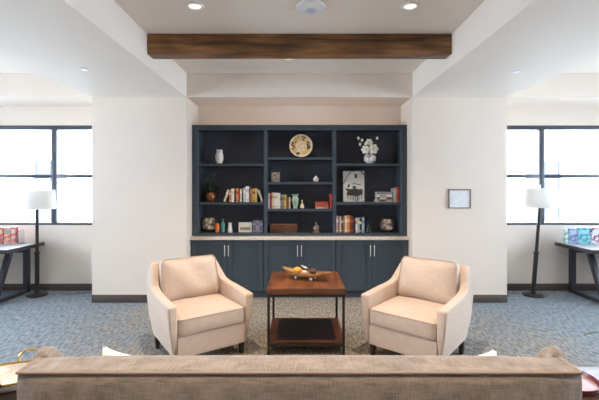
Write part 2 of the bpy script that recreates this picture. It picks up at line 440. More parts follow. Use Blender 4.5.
for x, px, py, lab in ((-1, 84, 69, 'small white sprinkler cover disc on the left soffit'), (1, 517, 71.5, 'small white sprinkler cover disc on the right soffit')):
    Y = (HC-ZS)*F/(py-HY); 
    tag(MB().lathe([(.040, -.0003), (.040, -.003), (.034, -.008), (.001, -.009)], (0, 0, 0)).build('sprinkler_cover', mat('cover_grey', (.62, .62, .63), .4), loc=(X(px, Y), Y, ZS)), lab, 'sprinkler cover', 'sprinkler covers on the soffits')

# ------------------------------------------------------------ wall sign
t = thing('wall_sign', 'small framed white notice hanging on the right wall', 'sign', (X(459.3, D1), D1, Z(198.7, D1)))
w_, h_ = .305, .262
fm = MB()
for a in ((-w_/2, w_/2, h_/2-.016, h_/2), (-w_/2, w_/2, -h_/2, -h_/2+.012), (-w_/2, -w_/2+.013, -h_/2+.012, h_/2-.016), (w_/2-.013, w_/2, -h_/2+.012, h_/2-.016)):
    fm.box(a[0], a[1], -.022, 0, a[2], a[3], .002)
fm.build('sign_frame', mat('taupe_sign_frame', (.20, .17, .15), .5), t)
MB().box(-w_/2+.013, w_/2-.013, -.012, -.002, -h_/2+.012, h_/2-.016).build('sign_panel', mat('white_sign_panel', (.80, .82, .84), .4, c2=(.72, .75, .79), scale=14), t)

# ------------------------------------------------------------ bookcase
YF, YK = 5.62, 5.955
S = YF/F
t = thing('built_in_bookcase', 'dark navy open bookcase of three bays set in the alcove', 'bookcase', (0, YF, .88))
def bc(name, x0, x1, y0, y1, z0, z1, m='navy', bev=.002): return MB().box(x0, x1, y0-YF, y1-YF, z0-.88, z1-.88, bev, 1).build(name, M[m], t)
ZT = Z(125, YF); XR = 1.546
ZB = .918
bc('back_panel', -1.50, 1.50, 5.935, YK, .882, ZT-.02, 'navy_in')
for s in (-1, 1):
    bc('side_panel', *(sorted((s*1.463, s*1.50))), YF+.02, 5.935, .882, ZT-.075, 'navy')
    bc('stile', *(sorted((s*1.463, s*XR))), YF, YF+.02, .882, ZT-.075)
for a, b in ((-.513, -.466), (.483, .530)): bc('divider', a, b, YF, 5.935, ZB, ZT-.075)
bc('top_rail', -XR, XR, YF, YF+.02, ZT-.075, ZT)
bc('top_board', -1.50, 1.50, YF+.02, 5.935, ZT-.06, ZT-.02)
bc('crown_moulding', -XR, XR, YF-.018, YF, ZT-.018, ZT, bev=.004)
bc('led_strip', -1.38, 1.38, 5.80, 5.815, ZT-.0195, ZT-.013, 'led', .0)
L = bpy.data.lights.new('led_glow', 'AREA'); L.shape = 'RECTANGLE'; L.size = 2.8; L.size_y = .015; L.energy = .55; L.color = (1, .74, .54)
lo = bpy.data.objects.new('led_glow', L); col.objects.link(lo); lo.parent = t; lo.location = (0, 5.81-YF, ZT-.88-.010); lo.rotation_euler = (PI-math.radians(8), 0, 0)
bc('bottom_board', -1.463, 1.463, YF, 5.935, .882, ZB)
SH = {'lA': (-1.463, -.513, Z(163.6, YF)), 'lB': (-1.463, -.513, Z(202.3, YF)), 'cA': (-.466, .483, Z(157.2, YF)), 'cB': (-.466, .483, Z(182.0, YF)),
      'cC': (-.466, .483, Z(209.0, YF)), 'rA': (.530, 1.463, Z(163.6, YF)), 'rB': (.530, 1.463, Z(202.3, YF))}
for k_, (a, b, z) in SH.items(): bc('shelf', a, b, YF+.004, 5.935, z-.035, z)
ZL = {k_: v[2] for k_, v in SH.items()}; ZL['bot'] = ZB

# ------------------------------------------------------------ counter and base cabinets
YC = 5.53
tag(MB().box(-1.549, 1.549, YC-.03, YK, .836, .88, .004).build('countertop', M['counter']), 'cream stone countertop on the navy base cabinets', 'countertop')
CABL = ['navy two-door base cabinet at the left, behind the left armchair', 'navy two-door base cabinet in the middle, behind the coffee table', 'navy two-door base cabinet at the right, beside the right armchair']
for i, lab in enumerate(CABL):
    xc = (i-1)*1.030
    t = thing('base_cabinet', lab, 'cabinet', (xc, YC, 0), group='navy base cabinets under the counter')
    MB().box(-.514, .514, .022, .42, .10, .834, .002).build('body', M['navy'], t)
    MB().box(-.514, .514, .07, .40, .0, .10).build('toe_kick', M['navy_in'], t)
    for s in (-1, 1):
        a, b = sorted((s*.003, s*.509)); fw = .062
        z0, z1 = .112, .824
        d = MB()
        d.box(a, a+fw, 0, .021, z0, z1, .002, 1).box(b-fw, b, 0, .021, z0, z1, .002, 1)
        d.box(a+fw, b-fw, 0, .021, z1-fw, z1, .002, 1).box(a+fw, b-fw, 0, .021, z0, z0+fw, .002, 1)
        d.box(a+fw, b-fw, .012, .021, z0+fw, z1-fw)
        dr = d.build('door', M['navy'], t)
        hx = s*.027
        MB().box(hx-.006, hx+.006, -.034, -.022, .605, .765, .003).box(hx-.004, hx+.004, -.024, .001, .62, .63).box(hx-.004, hx+.004, -.024, .001, .74, .75).build('handle', M['chrome'], dr)

# ------------------------------------------------------------ books
PAGE = mat('book_pages', (.74, .68, .58), .9, c2=(.60, .54, .45), scale=60, stretch=(1, 1, .05))
COLS = {'cream': (.72, .58, .42), 'white': (.82, .79, .74), 'orange': (.72, .24, .07), 'red': (.50, .055, .04), 'rust': (.45, .12, .05), 'dark': (.03, .028, .03),
        'brown': (.16, .085, .045), 'pale_blue': (.50, .56, .66), 'green': (.07, .10, .06), 'gold': (.62, .40, .12), 'yellow': (.80, .58, .16), 'pink': (.62, .44, .42),
        'grey': (.30, .30, .31), 'lilac': (.30, .29, .40), 'maroon': (.22, .03, .03), 'blue': (.08, .16, .34), 'sky': (.30, .44, .58), 'olive': (.30, .24, .10),
        'teal': (.03, .28, .33), 'sage': (.42, .48, .40), 'tan': (.46, .30, .18), 'coral': (.48, .12, .07), 'slate': (.13, .15, .21), 'stone': (.52, .49, .44), 'mint': (.35, .62, .52)}
def bm_(c): return mat('book_cloth_'+c, COLS[c], .55, scale=30)
def book(label, group, x, y, z, w, h, d, c, band=None, lean=0., flat=False, rz=0.):
    """upright: w thickness, spine towards the room; flat: w width seen, h thickness"""
    mb = MB(); b = .0025
    if not flat:
        mb.box(-w/2, w/2, 0, .004, 0, h, .001, 1).box(-w/2, -w/2+b, .004, d, 0, h).box(w/2-b, w/2, .004, d, 0, h)
        mb.mi = 1
        mb.box(-w/2-.0002, w/2+.0002, -.0006, .003, h*.62, h*.80); mb.box(-w/2-.0002, w/2+.0002, -.0006, .003, h*.10, h*.16)
        pg = MB().box(-w/2+b, w/2-b, .004, d-.004, .004, h-.004)
    else:
        mb.box(-w/2, w/2, 0, .004, 0, h, .001, 1).box(-w/2, w/2, .004, d, 0, b).box(-w/2, w/2, .004, d, h-b, h)
        mb.mi = 1
        mb.box(-w*.30, w*.12, -.0006, .003, h*.22, h*.78)
        pg = MB().box(-w/2+.004, w/2-.004, .004, d-.004, b, h-b)
    o = mb.build('book', [bm_(c), bm_(band or c)], loc=(x, y, z), rot=(0, lean, rz), smooth=False)
    pg.build('pages', PAGE, o, smooth=False)
    return tag(o, label, 'book', group)
YO = 5.70; SO_ = YO/F
def row(items, group, z):
    """items: px0, px1, top row, colour, band, label"""
    zb = z+.0005
    ybase = HY+(HC-zb)*F/YO
    for px0, px1, top, c, band, lab in items:
        w = (px1-px0)*SO_-.0006; h = (ybase-top)*SO_
        book(lab, group, (px0+px1)/2*SO_-CX*SO_, YO-random.uniform(0, .006), zb, w, h, random.uniform(.13, .16), c, band)
g = 'books on the shelf with the potted plant'
z = ZL['lB']
row([(229.2, 231.2, 190.4, 'orange', 'cream', 'slim orange book beside the left leaning cream book'),
     (231.3, 234.2, 188.6, 'white', 'cream', 'white book between the slim orange and black books'),
     (234.3, 235.8, 190.0, 'dark', None, 'thin black book between the white and bright orange books'),
     (235.9, 238.6, 188.6, 'orange', 'red', 'bright orange book with a red foot, middle left of row'),
     (238.7, 239.8, 190.0, 'maroon', None, 'very thin maroon book right of the bright orange one'),
     (239.9, 242.0, 188.8, 'cream', 'white', 'upright cream book before the pale blue one'),
     (242.1, 243.2, 191.5, 'dark', None, 'short thin black book left of the tall pale blue book'),
     (243.3, 245.6, 187.6, 'pale_blue', 'white', 'tall pale blue book in the middle of the row'),
     (245.7, 249.0, 186.2, 'white', 'pale_blue', 'tallest white book of the row by the plant'),
     (249.1, 250.3, 191.0, 'green', None, 'short dark green book right of the tallest white book'),
     (250.4, 252.3, 188.4, 'rust', 'orange', 'rust brown book left of the golden book'),
     (252.4, 255.0, 188.8, 'gold', 'brown', 'golden book with a brown band on its spine'),
     (255.1, 256.9, 188.2, 'yellow', 'cream', 'yellow book at the right end of the upright books')], g, z)
book('cream book leaning at the left end of the row by the plant', g, X(224.3, YO), YO, z+.0058, .032, .185, .14, 'cream', 'white', lean=.33)
book('pinkish cream book leaning at the right end of the row', g, X(262.3, YO), YO, z+.0058, .032, .185, .14, 'stone', 'pink', lean=-.33)
g = 'books on the shelf with the green vase'
z = ZL['cC']
row([(268.0, 269.9, 193.2, 'pale_blue', 'pink', 'pale blue book at the left end, beside the divider'),
     (270.0, 271.7, 193.0, 'red', 'maroon', 'thin red book second in the row with the green vase'),
     (271.8, 274.0, 192.3, 'cream', 'tan', 'cream book right of the thin red one'),
     (274.1, 277.4, 192.6, 'white', 'stone', 'thick white book in the row left of green vase'),
     (277.5, 280.0, 193.0, 'white', None, 'plain white book left of the grey one'),
     (280.1, 281.7, 195.0, 'grey', 'dark', 'grey book with black band near the olive books'),
     (282.2, 284.2, 194.4, 'olive', 'brown', 'first olive book after the grey one'),
     (284.3, 286.4, 194.8, 'gold', 'olive', 'golden olive book left of the tan books'),
     (287.0, 288.6, 197.4, 'brown', None, 'short brown book between golden olive and tan books'),
     (288.7, 290.5, 197.0, 'tan', 'pink', 'short tan book next to the green vase')], g, z)
zz = z+.0005
for lab, w, h, c, b, dx in (('cream book at the bottom of the red stack', .195, .028, 'tan', 'cream', .0), ('coral red book in the middle of the red stack', .19, .036, 'coral', 'red', .002), ('coral red book topping the red stack', .185, .032, 'red', 'coral', -.003)):
    book(lab, g, X(322, YO)+dx, YO-.005, zz, w, h, .14, c, b, flat=True); zz += h+.0005
book('upright red book between red stack and right divider', g, X(331.0, YO), YO, z+.0005, .034, .212, .15, 'red', 'coral')
g = 'books and stack on the shelf with the black and white print'
z = ZL['rB']
zz = z+.0005
for lab, w, h, c, b, dx in (('white book at the bottom of the grey stack', .232, .036, 'stone', 'dark', -.008), ('dark brown book second from bottom of grey stack', .222, .036, 'brown', 'white', .002),
                            ('pale grey book third from bottom of grey stack', .226, .036, 'white', 'grey', .0), ('lilac grey book topping the grey stack', .22, .040, 'lilac', 'grey', .0)):
    book(lab, g, X(384.5, YO)+dx-.004, YO-.008, zz, w, h, .16, c, b, flat=True); zz += h+.0005
row([(393.0, 396.3, 188.3, 'sage', 'stone', 'upright pale sage book between grey stack and red book'),
     (396.4, 399.2, 187.0, 'red', 'coral', 'upright red book at the far right of the shelf')], g, z)
g = 'books on the bottom shelf of the right bay'
z = ZL['bot']
row([(336.2, 338.3, 216.0, 'pink', 'white', 'pink book at the left end of the bottom right row'),
     (338.4, 339.6, 217.2, 'maroon', None, 'thin maroon book second in the bottom right row'),
     (339.7, 341.0, 216.4, 'white', None, 'thin white book third in the bottom right row'),
     (341.1, 343.0, 217.2, 'brown', 'stone', 'brown book left of the rust one, bottom right row'),
     (343.1, 344.6, 216.6, 'rust', 'tan', 'rust book between brown and cream, bottom right row'),
     (344.7, 347.2, 216.0, 'cream', 'white', 'cream book left of the orange one, bottom right row'),
     (347.3, 349.6, 215.6, 'orange', 'yellow', 'orange book with yellow top, middle of bottom right row'),
     (349.7, 352.0, 215.8, 'maroon', 'red', 'maroon book right of the orange one, bottom right row'),
     (352.1, 353.6, 216.6, 'dark', 'red', 'black book with red band beside the maroon one, bottom right row'),
     (353.7, 355.3, 219.5, 'dark', None, 'short black book before the white one, bottom right row'),
     (355.6, 357.4, 218.4, 'white', 'grey', 'white book left of the sky blue one, bottom right row'),
     (357.5, 359.6, 217.8, 'sky', 'yellow', 'sky blue book with yellow band, bottom right row'),
     (359.7, 361.7, 218.6, 'dark', 'yellow', 'black book with yellow band, bottom right row'),
     (361.8, 364.4, 217.6, 'sky', 'blue', 'last light blue book beside the black figurine')], g, z)

# ------------------------------------------------------------ shelf ornaments
YM = 5.74; SM = YM/F
WHITE_C = mat('white_ceramic', (.84, .82, .78), .25, scale=12)
# owl
t = thing('owl_figurine', 'white ceramic owl on the top left shelf', 'figurine', (X(219.4, YM), YM, ZL['lA']+.0005))
MB().lathe([(.034, 0), (.042, .006), (.050, .05), (.053, .10), (.050, .145), (.046, .17), (.047, .185), (.040, .205), (.001, .212)], n=20).build('body', WHITE_C, t)
for s in (-1, 1):
    MB().lathe([(.016, 0), (.009, .014), (.001, .024)], (s*.030, 0, .197), 10).build('ear', WHITE_C, t)
    MB().ball((s*.017, -.044, .178), (.010, .006, .010)).build('eye', mat('owl_eye_grey', (.25, .24, .24), .3), t)
    MB().ball((s*.050, 0, .095), (.009, .032, .06)).build('wing', WHITE_C, t)
    MB().ball((s*.018, -.04, .006), (.014, .012, .0055)).build('foot', mat('owl_foot_grey', (.3, .28, .26), .5), t)
MB().prism([(-.006, .168), (.006, .168), (0, .155)], -.058, -.044, 'y').build('beak', mat('owl_eye_grey', (.25, .24, .24), .3), t)
# potted plant
t = thing('potted_plant', 'leafy green plant in a copper pot on the left shelf', 'plant', (X(210.8, YM), YM, ZL['lB']+.0005))
pot = MB().lathe([(.045, 0), (.052, .004), (.070, .045), (.075, .085), (.066, .118), (.058, .135), (.062, .145), (.056, .145), (.052, .13), (.001, .125)], n=24).build('pot', mat('copper_glaze', (.24, .09, .035), .28, metal=.6, c2=(.16, .06, .03), scale=18), t)
LEAF = mat('dark_leaf', (.085, .15, .075), .5, c2=(.04, .08, .05), scale=40)
lf = MB(); st = MB()
def leaf(mb, p, d, L, w):
    d = Vector(d).normalized(); sd = d.cross(Vector((0, 0, 1)))
    sd = sd.normalized() if sd.length > .01 else Vector((1, 0, 0)); up = sd.cross(d)
    p = Vector(p); vs = []
    for tt, ww in ((0, .1), (.3, .8), (.6, 1.), (.85, .6), (1, .05)):
        c = p + d*L*tt + Vector((0, 0, -L*.35*tt*tt))
        vs.append((mb.bm.verts.new(c+sd*w*ww/2+up*.003*ww), mb.bm.verts.new(c-up*.0), mb.bm.verts.new(c-sd*w*ww/2+up*.003*ww)))
    for a, b in zip(vs, vs[1:]):
        for i in (0, 1):
            f = mb.bm.faces.new((a[i], a[i+1], b[i+1], b[i])); f.material_index = mb.mi
for i in range(22):
    a = random.uniform(0, 2*PI); L_ = random.uniform(.10, .30); sp = random.uniform(.03, .13)
    top = Vector((math.cos(a)*sp, math.sin(a)*sp*.9, .12+L_))
    pts = [Vector((0, 0, .12)), Vector((math.cos(a)*sp*.35, math.sin(a)*sp*.35, .12+L_*.5)), top]
    st.tube(pts, .0022, 5)
    for j in range(9):
        q = random.uniform(.3, 1); p = pts[0].lerp(top, q); aa = random.uniform(0, 2*PI)
        leaf(lf, p, (math.cos(aa), math.sin(aa), random.uniform(.1, .9)), random.uniform(.045, .080), random.uniform(.020, .032))
st.build('stems', mat('plant_stem', (.08, .09, .04), .6), t); lf.build('foliage', LEAF, t, smooth=False)
# framed oval plaques (two)
DK = mat('black_lacquer', (.018, .017, .018), .3, scale=9)
def plaque_mat(name, a, b):
    m = bpy.data.materials.new(name); m.use_nodes = True; nt = m.node_tree; p = nt.nodes['Principled BSDF']; p.inputs['Roughness'].default_value = .5
    tc = _n(nt, 'ShaderNodeTexCoord'); v = _n(nt, 'ShaderNodeTexVoronoi'); v.inputs['Scale'].default_value = 15; v.feature = 'F1'
    no = _n(nt, 'ShaderNodeTexNoise'); no.inputs['Scale'].default_value = 22
    nt.links.new(tc.outputs['Object'], v.inputs['Vector']); nt.links.new(tc.outputs['Object'], no.inputs['Vector'])
    ad = _n(nt, 'ShaderNodeMath', operation='MULTIPLY'); nt.links.new(v.outputs['Distance'], ad.inputs[0]); nt.links.new(no.outputs['Fac'], ad.inputs[1])
    cr = _n(nt, 'ShaderNodeValToRGB'); cr.color_ramp.elements[0].position = .12; cr.color_ramp.elements[1].position = .34
    cr.color_ramp.elements[0].color = rgba(a); cr.color_ramp.elements[1].color = rgba(b)
    nt.links.new(ad.outputs[0], cr.inputs['Fac']); nt.links.new(cr.outputs['Color'], p.inputs['Base Color']); return m
def rrect(w, h, r, n=6):
    out = []
    for cx, cz, a0 in ((w/2-r, h/2-r, 0), (-w/2+r, h/2-r, PI/2), (-w/2+r, -h/2+r, PI), (w/2-r, -h/2+r, 1.5*PI)):
        for i in range(n+1): out.append((cx+r*math.cos(a0+i*PI/2/n), cz+r*math.sin(a0+i*PI/2/n)))
    return out
def plaque(px, pw, ph, label, z, iw, ih, a, b, dz=0.):
    w, h = pw*SM, ph*SM
    t = thing('framed_plaque', label, 'plaque', (X(px, YM), YM+.02, z+.001))
    MB().prism([(x, y+h/2) for x, y in rrect(w, h, w*.3)], 0, .03, 'y', .004).build('frame', DK, t)
    MB().prism([(x, y+h/2+dz) for x, y in rrect(iw*SM, ih*SM, iw*SM*.3)], -.012, .002, 'y', .004).build('relief', plaque_mat('relief_'+label[:6], a, b), t)
    MB().box(-w*.3, w*.3, .03, .07, 0, .02).build('stand', DK, t)
plaque(208.6, 15.6, 15.5, 'black framed plaque with silvery relief beside the orange vase', ZL['bot'], 12.8, 12, (.68, .60, .42), (.10, .085, .07), .012)
plaque(387.2, 16, 14.5, 'black framed rounded plaque with cream relief on bottom right shelf', ZL['bot'], 11.5, 11.0, (.70, .60, .50), (.16, .12, .10), .004)
def vase(px, z, prof, m, label, cat='vase', name='vase', y=YM, **kw):
    return tag(MB().lathe(prof, n=24).build(name, m, loc=(X(px, y), y, z+.0006)), label, cat, **kw)
vase(217.3, ZL['bot'], [(.026, 0), (.031, .004), (.033, .06), (.032, .10), (.026, .118), (.026, .135), (.022, .135), (.020, .12), (.001, .11)], mat('orange_glaze', (.80, .20, .045), .3, scale=15), 'small orange vase next to the teal bottle')
vase(222.9, ZL['bot'], [(.026, 0), (.031, .004), (.032, .11), (.024, .135), (.013, .15), (.013, .175), (.017, .182), (.017, .197), (.010, .198), (.001, .19)], mat('teal_glaze', (.045, .26, .22), .3, scale=15), 'teal bottle vase between orange and white vases', 'bottle', 'bottle_vase')
vase(229.9, ZL['bot'], [(.036, 0), (.038, .004), (.030, .07), (.023, .12), (.026, .140), (.021, .140), (.018, .12), (.001, .10)], WHITE_C, 'tapered cream white vase left of the photo frame')
vase(295.2, ZL['cC'], [(.030, 0), (.034, .005), (.030, .02), (.046, .07), (.054, .12), (.050, .155), (.036, .172), (.036, .180), (.050, .196), (.058, .212), (.052, .212), (.034, .184), (.001, .17)], mat('celadon_glaze', (.36, .47, .38), .3, c2=(.28, .40, .31), scale=12), 'pale green urn vase in the middle bay')
vase(302.2, ZL['cC'], [(.022, 0), (.030, .006), (.032, .030), (.026, .052), (.010, .075), (.009, .10), (.015, .108), (.017, .122), (.001, .128)], mat('cream_speckle', (.74, .62, .38), .35, c2=(.55, .40, .2), scale=60), 'small cream gourd bottle right of green vase', 'bottle', 'bottle_vase')
t = thing('ginger_jar', 'small white round pot on the middle bay second shelf', 'pot', (X(316, YM), YM, ZL['cB']+.0005))
MB().lathe([(.020, 0), (.036, .010), (.044, .032), (.040, .056), (.026, .068), (.001, .068)], n=20).build('body', mat('speckled_white_glaze', (.80, .74, .66), .35, c2=(.50, .44, .38), scale=30), t)
MB().lathe([(.026, .068), (.026, .076), (.010, .082), (.012, .090), (.001, .096)], n=16).build('lid', WHITE_C, t)
# landscape photo frame and slate books
t = thing('photo_frame', 'white framed landscape picture on bottom left shelf', 'picture frame', (X(245.2, YM), YM, ZL['bot']+.001))
w, h = 13.2*SM, 9.8*SM
f = MB(); bb = .020
f.box(-w/2, w/2, 0, .018, h-bb, h, .002).box(-w/2, w/2, 0, .018, 0, bb, .002).box(-w/2, -w/2+bb, 0, .018, bb, h-bb, .002).box(w/2-bb, w/2, 0, .018, bb, h-bb, .002)
f.build('frame', mat('white_frame', (.82, .80, .77), .4), t)
def landscape():
    m = bpy.data.materials.new('tree_line_print'); m.use_nodes = True; nt = m.node_tree; p = nt.nodes['Principled BSDF']; p.inputs['Roughness'].default_value = .6
    tc = _n(nt, 'ShaderNodeTexCoord'); sp = _n(nt, 'ShaderNodeSeparateXYZ'); nt.links.new(tc.outputs['Object'], sp.inputs[0])
    no = _n(nt, 'ShaderNodeTexNoise'); no.inputs['Scale'].default_value = 60; nt.links.new(tc.outputs['Object'], no.inputs['Vector'])
    ml = _n(nt, 'ShaderNodeMath', operation='MULTIPLY_ADD'); nt.links.new(no.outputs['Fac'], ml.inputs[0]); ml.inputs[1].default_value = .045; nt.links.new(sp.outputs['Z'], ml.inputs[2])
    cr = _n(nt, 'ShaderNodeValToRGB'); e = cr.color_ramp.elements
    mr = _n(nt, 'ShaderNodeMapRange'); mr.inputs['From Min'].default_value = .02; mr.inputs['From Max'].default_value = .15; nt.links.new(ml.outputs[0], mr.inputs['Value'])
    e[0].position = 0; e[0].color = (.66, .60, .46, 1); e[1].position = 1; e[1].color = (.80, .78, .74, 1)
    for pos, c in ((.28, (.62, .56, .42, 1)), (.36, (.17, .14, .06, 1)), (.52, (.28, .24, .12, 1)), (.62, (.78, .74, .66, 1))):
        q = e.new(pos); q.color = c
    nt.links.new(mr.outputs['Result'], cr.inputs['Fac']); nt.links.new(cr.outputs['Color'], p.inputs['Base Color']); return m
MB().box(-w/2+bb, w/2-bb, .006, .012, bb, h-bb).build('print', landscape(), t)
g = 'slate books at the right of the bottom left shelf'
for i, (a, b, top, c, bd) in enumerate(((252.6, 255.8, 220.8, 'slate', 'lilac'), (255.9, 259.2, 220.6, 'lilac', 'slate'), (259.3, 263.0, 220.9, 'slate', 'lilac'))):
    row([(a, b, top, c, bd, ['dark slate book just right of the landscape picture', 'lilac slate book between two dark slate books', 'dark slate book touching the left bay divider'][i])], g, ZL['bot'])
# plate on stand
def plate_mat():
    m = bpy.data.materials.new('floral_gilt_plate'); m.use_nodes = True; nt = m.node_tree; L = nt.links.new
    p = nt.nodes['Principled BSDF']; p.inputs['Roughness'].default_value = .35
    tc = _n(nt, 'ShaderNodeTexCoord'); ln = _n(nt, 'ShaderNodeVectorMath', operation='LENGTH'); L(tc.outputs['Object'], ln.inputs[0])
    vo = _n(nt, 'ShaderNodeTexVoronoi'); vo.inputs['Scale'].default_value = 30; L(tc.outputs['Object'], vo.inputs['Vector'])
    c1 = _n(nt, 'ShaderNodeValToRGB'); e = c1.color_ramp.elements; c1.color_ramp.interpolation = 'CONSTANT'
    sp = _n(nt, 'ShaderNodeSeparateColor'); L(vo.outputs['Color'], sp.inputs[0])
    e[0].position = 0; e[0].color = (.60, .38, .10, 1); e[1].position = .85; e[1].color = (.70, .52, .30, 1)
    for pos, c in ((.18, (.07, .06, .02, 1)), (.42, (.62, .44, .22, 1)), (.52, (.30, .09, .02, 1)), (.72, (.55, .36, .06, 1))):
        q = e.new(pos); q.color = c
    L(sp.outputs[0], c1.inputs['Fac'])
    r = _n(nt, 'ShaderNodeValToRGB'); r.color_ramp.interpolation = 'EASE'; q = r.color_ramp.elements
    mr = _n(nt, 'ShaderNodeMapRange'); mr.inputs['From Max'].default_value = .17; L(ln.outputs['Value'], mr.inputs['Value']); L(mr.outputs['Result'], r.inputs['Fac'])
    q[0].position = .46; q[0].color = (0, 0, 0, 1); q[1].position = .56; q[1].color = (1, 1, 1, 1)
    a = q.new(.84); a.color = (1, 1, 1, 1); a = q.new(.88); a.color = (0, 0, 0, 1)
    no = _n(nt, 'ShaderNodeTexNoise'); no.inputs['Scale'].default_value = 45; L(tc.outputs['Object'], no.inputs['Vector'])
    c2 = _n(nt, 'ShaderNodeValToRGB'); c2.color_ramp.elements[0].color = (.50, .34, .20, 1); c2.color_ramp.elements[1].color = (.84, .66, .46, 1); c2.color_ramp.elements[0].position = .35; c2.color_ramp.elements[1].position = .6
    L(no.outputs['Fac'], c2.inputs['Fac'])
    mx = _n(nt, 'ShaderNodeMix', data_type='RGBA'); L(r.outputs['Color'], mx.inputs['Factor']); L(c2.outputs['Color'], mx.inputs['A']); L(c1.outputs['Color'], mx.inputs['B'])
    L(mx.outputs['Result'], p.inputs['Base Color']); return m
PR = 11.6*SM
t = thing('decorative_plate', 'round gilt floral plate standing on the top middle shelf', 'plate', (X(301, YM), YM+.03, ZL['cA']+PR+.006))
t.rotation_euler = (math.radians(-6), 0, 0)
MB().lathe([(.001, -.004), (PR*.55, -.006), (PR*.62, -.014), (PR*.93, -.026), (PR, -.030), (PR, -.024), (PR*.9, -.012), (PR*.6, .004), (.001, .006)], n=40, axis='y').build('dish', plate_mat(), t)
MB().tube([(PR*.975*math.cos(i*PI/20), -.028, PR*.975*math.sin(i*PI/20)) for i in range(40)], .004, 6, closed=True).build('rim', mat('cream_rim', (.80, .66, .46), .35), t)
t2 = tag(MB().tube([(-.05, -.05, .004), (-.05, .05, .004), (-.05, .075, .12)], .0035, 6).tube([(.05, -.05, .004), (.05, .05, .004), (.05, .075, .12)], .0035, 6).tube([(-.05, -.02, .004), (.05, -.02, .004)], .003, 6)
         .build('plate_stand', mat('antique_brass', (.30, .20, .09), .35, metal=.8), loc=(X(301, YM), YM+.035, ZL['cA']+.0005)), 'small wire easel behind the gilt plate', 'stand')
# photo cube
t = thing('picture_frame', 'small silver framed picture on the second middle shelf', 'picture frame', (X(275.6, YM), YM, ZL['cB']+.0005))
w, h, bb = 8.4*SM, 10*SM, .014
f = MB(); f.box(-w/2, w/2, 0, .04, h-bb, h, .002).box(-w/2, w/2, 0, .04, 0, bb*1.6, .002).box(-w/2, -w/2+bb, 0, .04, bb*1.6, h-bb, .002).box(w/2-bb, w/2, 0, .04, bb*1.6, h-bb, .002)
f.build('frame', mat('pewter_frame', (.45, .41, .36), .35, metal=.5), t)
MB().box(-w/2+bb, w/2-bb, .01, .03, bb*1.6, h-bb).build('print', mat('sepia_print', (.62, .55, .47), .6, c2=(.10, .08, .07), scale=28), t)
# woven basket
def wicker():
    m = bpy.data.materials.new('brown_wicker'); m.use_nodes = True; nt = m.node_tree; p = nt.nodes['Principled BSDF']; p.inputs['Roughness'].default_value = .6
    tc = _n(nt, 'ShaderNodeTexCoord'); br = _n(nt, 'ShaderNodeTexBrick'); sp = _n(nt, 'ShaderNodeSeparateXYZ'); mp = _n(nt, 'ShaderNodeCombineXYZ'); nt.links.new(tc.outputs['Object'], sp.inputs[0])
    nt.links.new(sp.outputs['X'], mp.inputs['X']); nt.links.new(sp.outputs['Z'], mp.inputs['Y']); nt.links.new(mp.outputs['Vector'], br.inputs['Vector'])
    br.inputs['Color1'].default_value = (.26, .10, .04, 1); br.inputs['Color2'].default_value = (.09, .032, .014, 1); br.inputs['Mortar'].default_value = (.03, .012, .006, 1)
    br.inputs['Scale'].default_value = 6; br.inputs['Mortar Size'].default_value = .03; br.inputs['Brick Width'].default_value = .3; br.inputs['Row Height'].default_value = .12
    nt.links.new(br.outputs['Color'], p.inputs['Base Color'])
    b = _n(nt, 'ShaderNodeBump'); b.inputs['Strength'].default_value = .6; b.inputs['Distance'].default_value = .004
    nt.links.new(br.outputs['Fac'], b.inputs['Height']); b.invert = True; nt.links.new(b.outputs['Normal'], p.inputs['Normal']); return m
WK = wicker()
t = thing('woven_basket', 'long brown woven basket on the bottom middle shelf', 'basket', (X(283.8, YM), YM+.02, ZL['bot']+.0005))
w = 27*SM; h = 8.2*SM
m_ = MB()
m_.box(-w/2, w/2, -.07, -.055, 0, h-.012, .004).box(-w/2, w/2, .055, .07, 0, h-.012, .004).box(-w/2, -w/2+.015, -.055, .055, 0, h-.012, .004).box(w/2-.015, w/2, -.055, .055, 0, h-.012, .004).box(-w/2+.015, w/2-.015, -.055, .055, 0, .012)
m_.build('basket_body', WK, t)
cs = [(-w/2+.006, -.064), (w/2-.006, -.064), (w/2-.006, .064), (-w/2+.006, .064)]
m_ = MB()
for i in range(4):
    a, b = cs[i], cs[(i+1) % 4]; m_.tube([(a[0], a[1], h-.008), (b[0], b[1], h-.008)], .009, 8)
m_.build('rim', mat('wicker_rim', (.26, .10, .04), .6, c2=(.10, .04, .02), scale=70), t)
# figurine with base (centre bottom)
t = thing('seated_figurine', 'small pewter figurine on a wooden base, bottom middle shelf', 'figurine', (X(316.1, YM), YM, ZL['bot']+.0005))
MB().lathe([(.056, 0), (.058, .006), (.050, .022), (.040, .028), (.001, .028)], n=24).build('base', wood('figurine_base', (.20, .10, .06), (.10, .05, .03), .4), t)
PEW = mat('pewter', (.33, .30, .28), .35, metal=.5, c2=(.16, .14, .13), scale=30)
MB().lathe([(.034, .028), (.036, .05), (.030, .085), (.018, .108), (.012, .118), (.017, .128), (.016, .145), (.008, .156), (.001, .158)], n=18).build('body', PEW, t)
for s in (-1, 1): MB().tube([(s*.016, -.006, .105), (s*.040, -.012, .08), (s*.036, -.026, .045), (s*.018, -.036, .036)], [.009, .010, .010, .007], 8).build('arm', PEW, t)
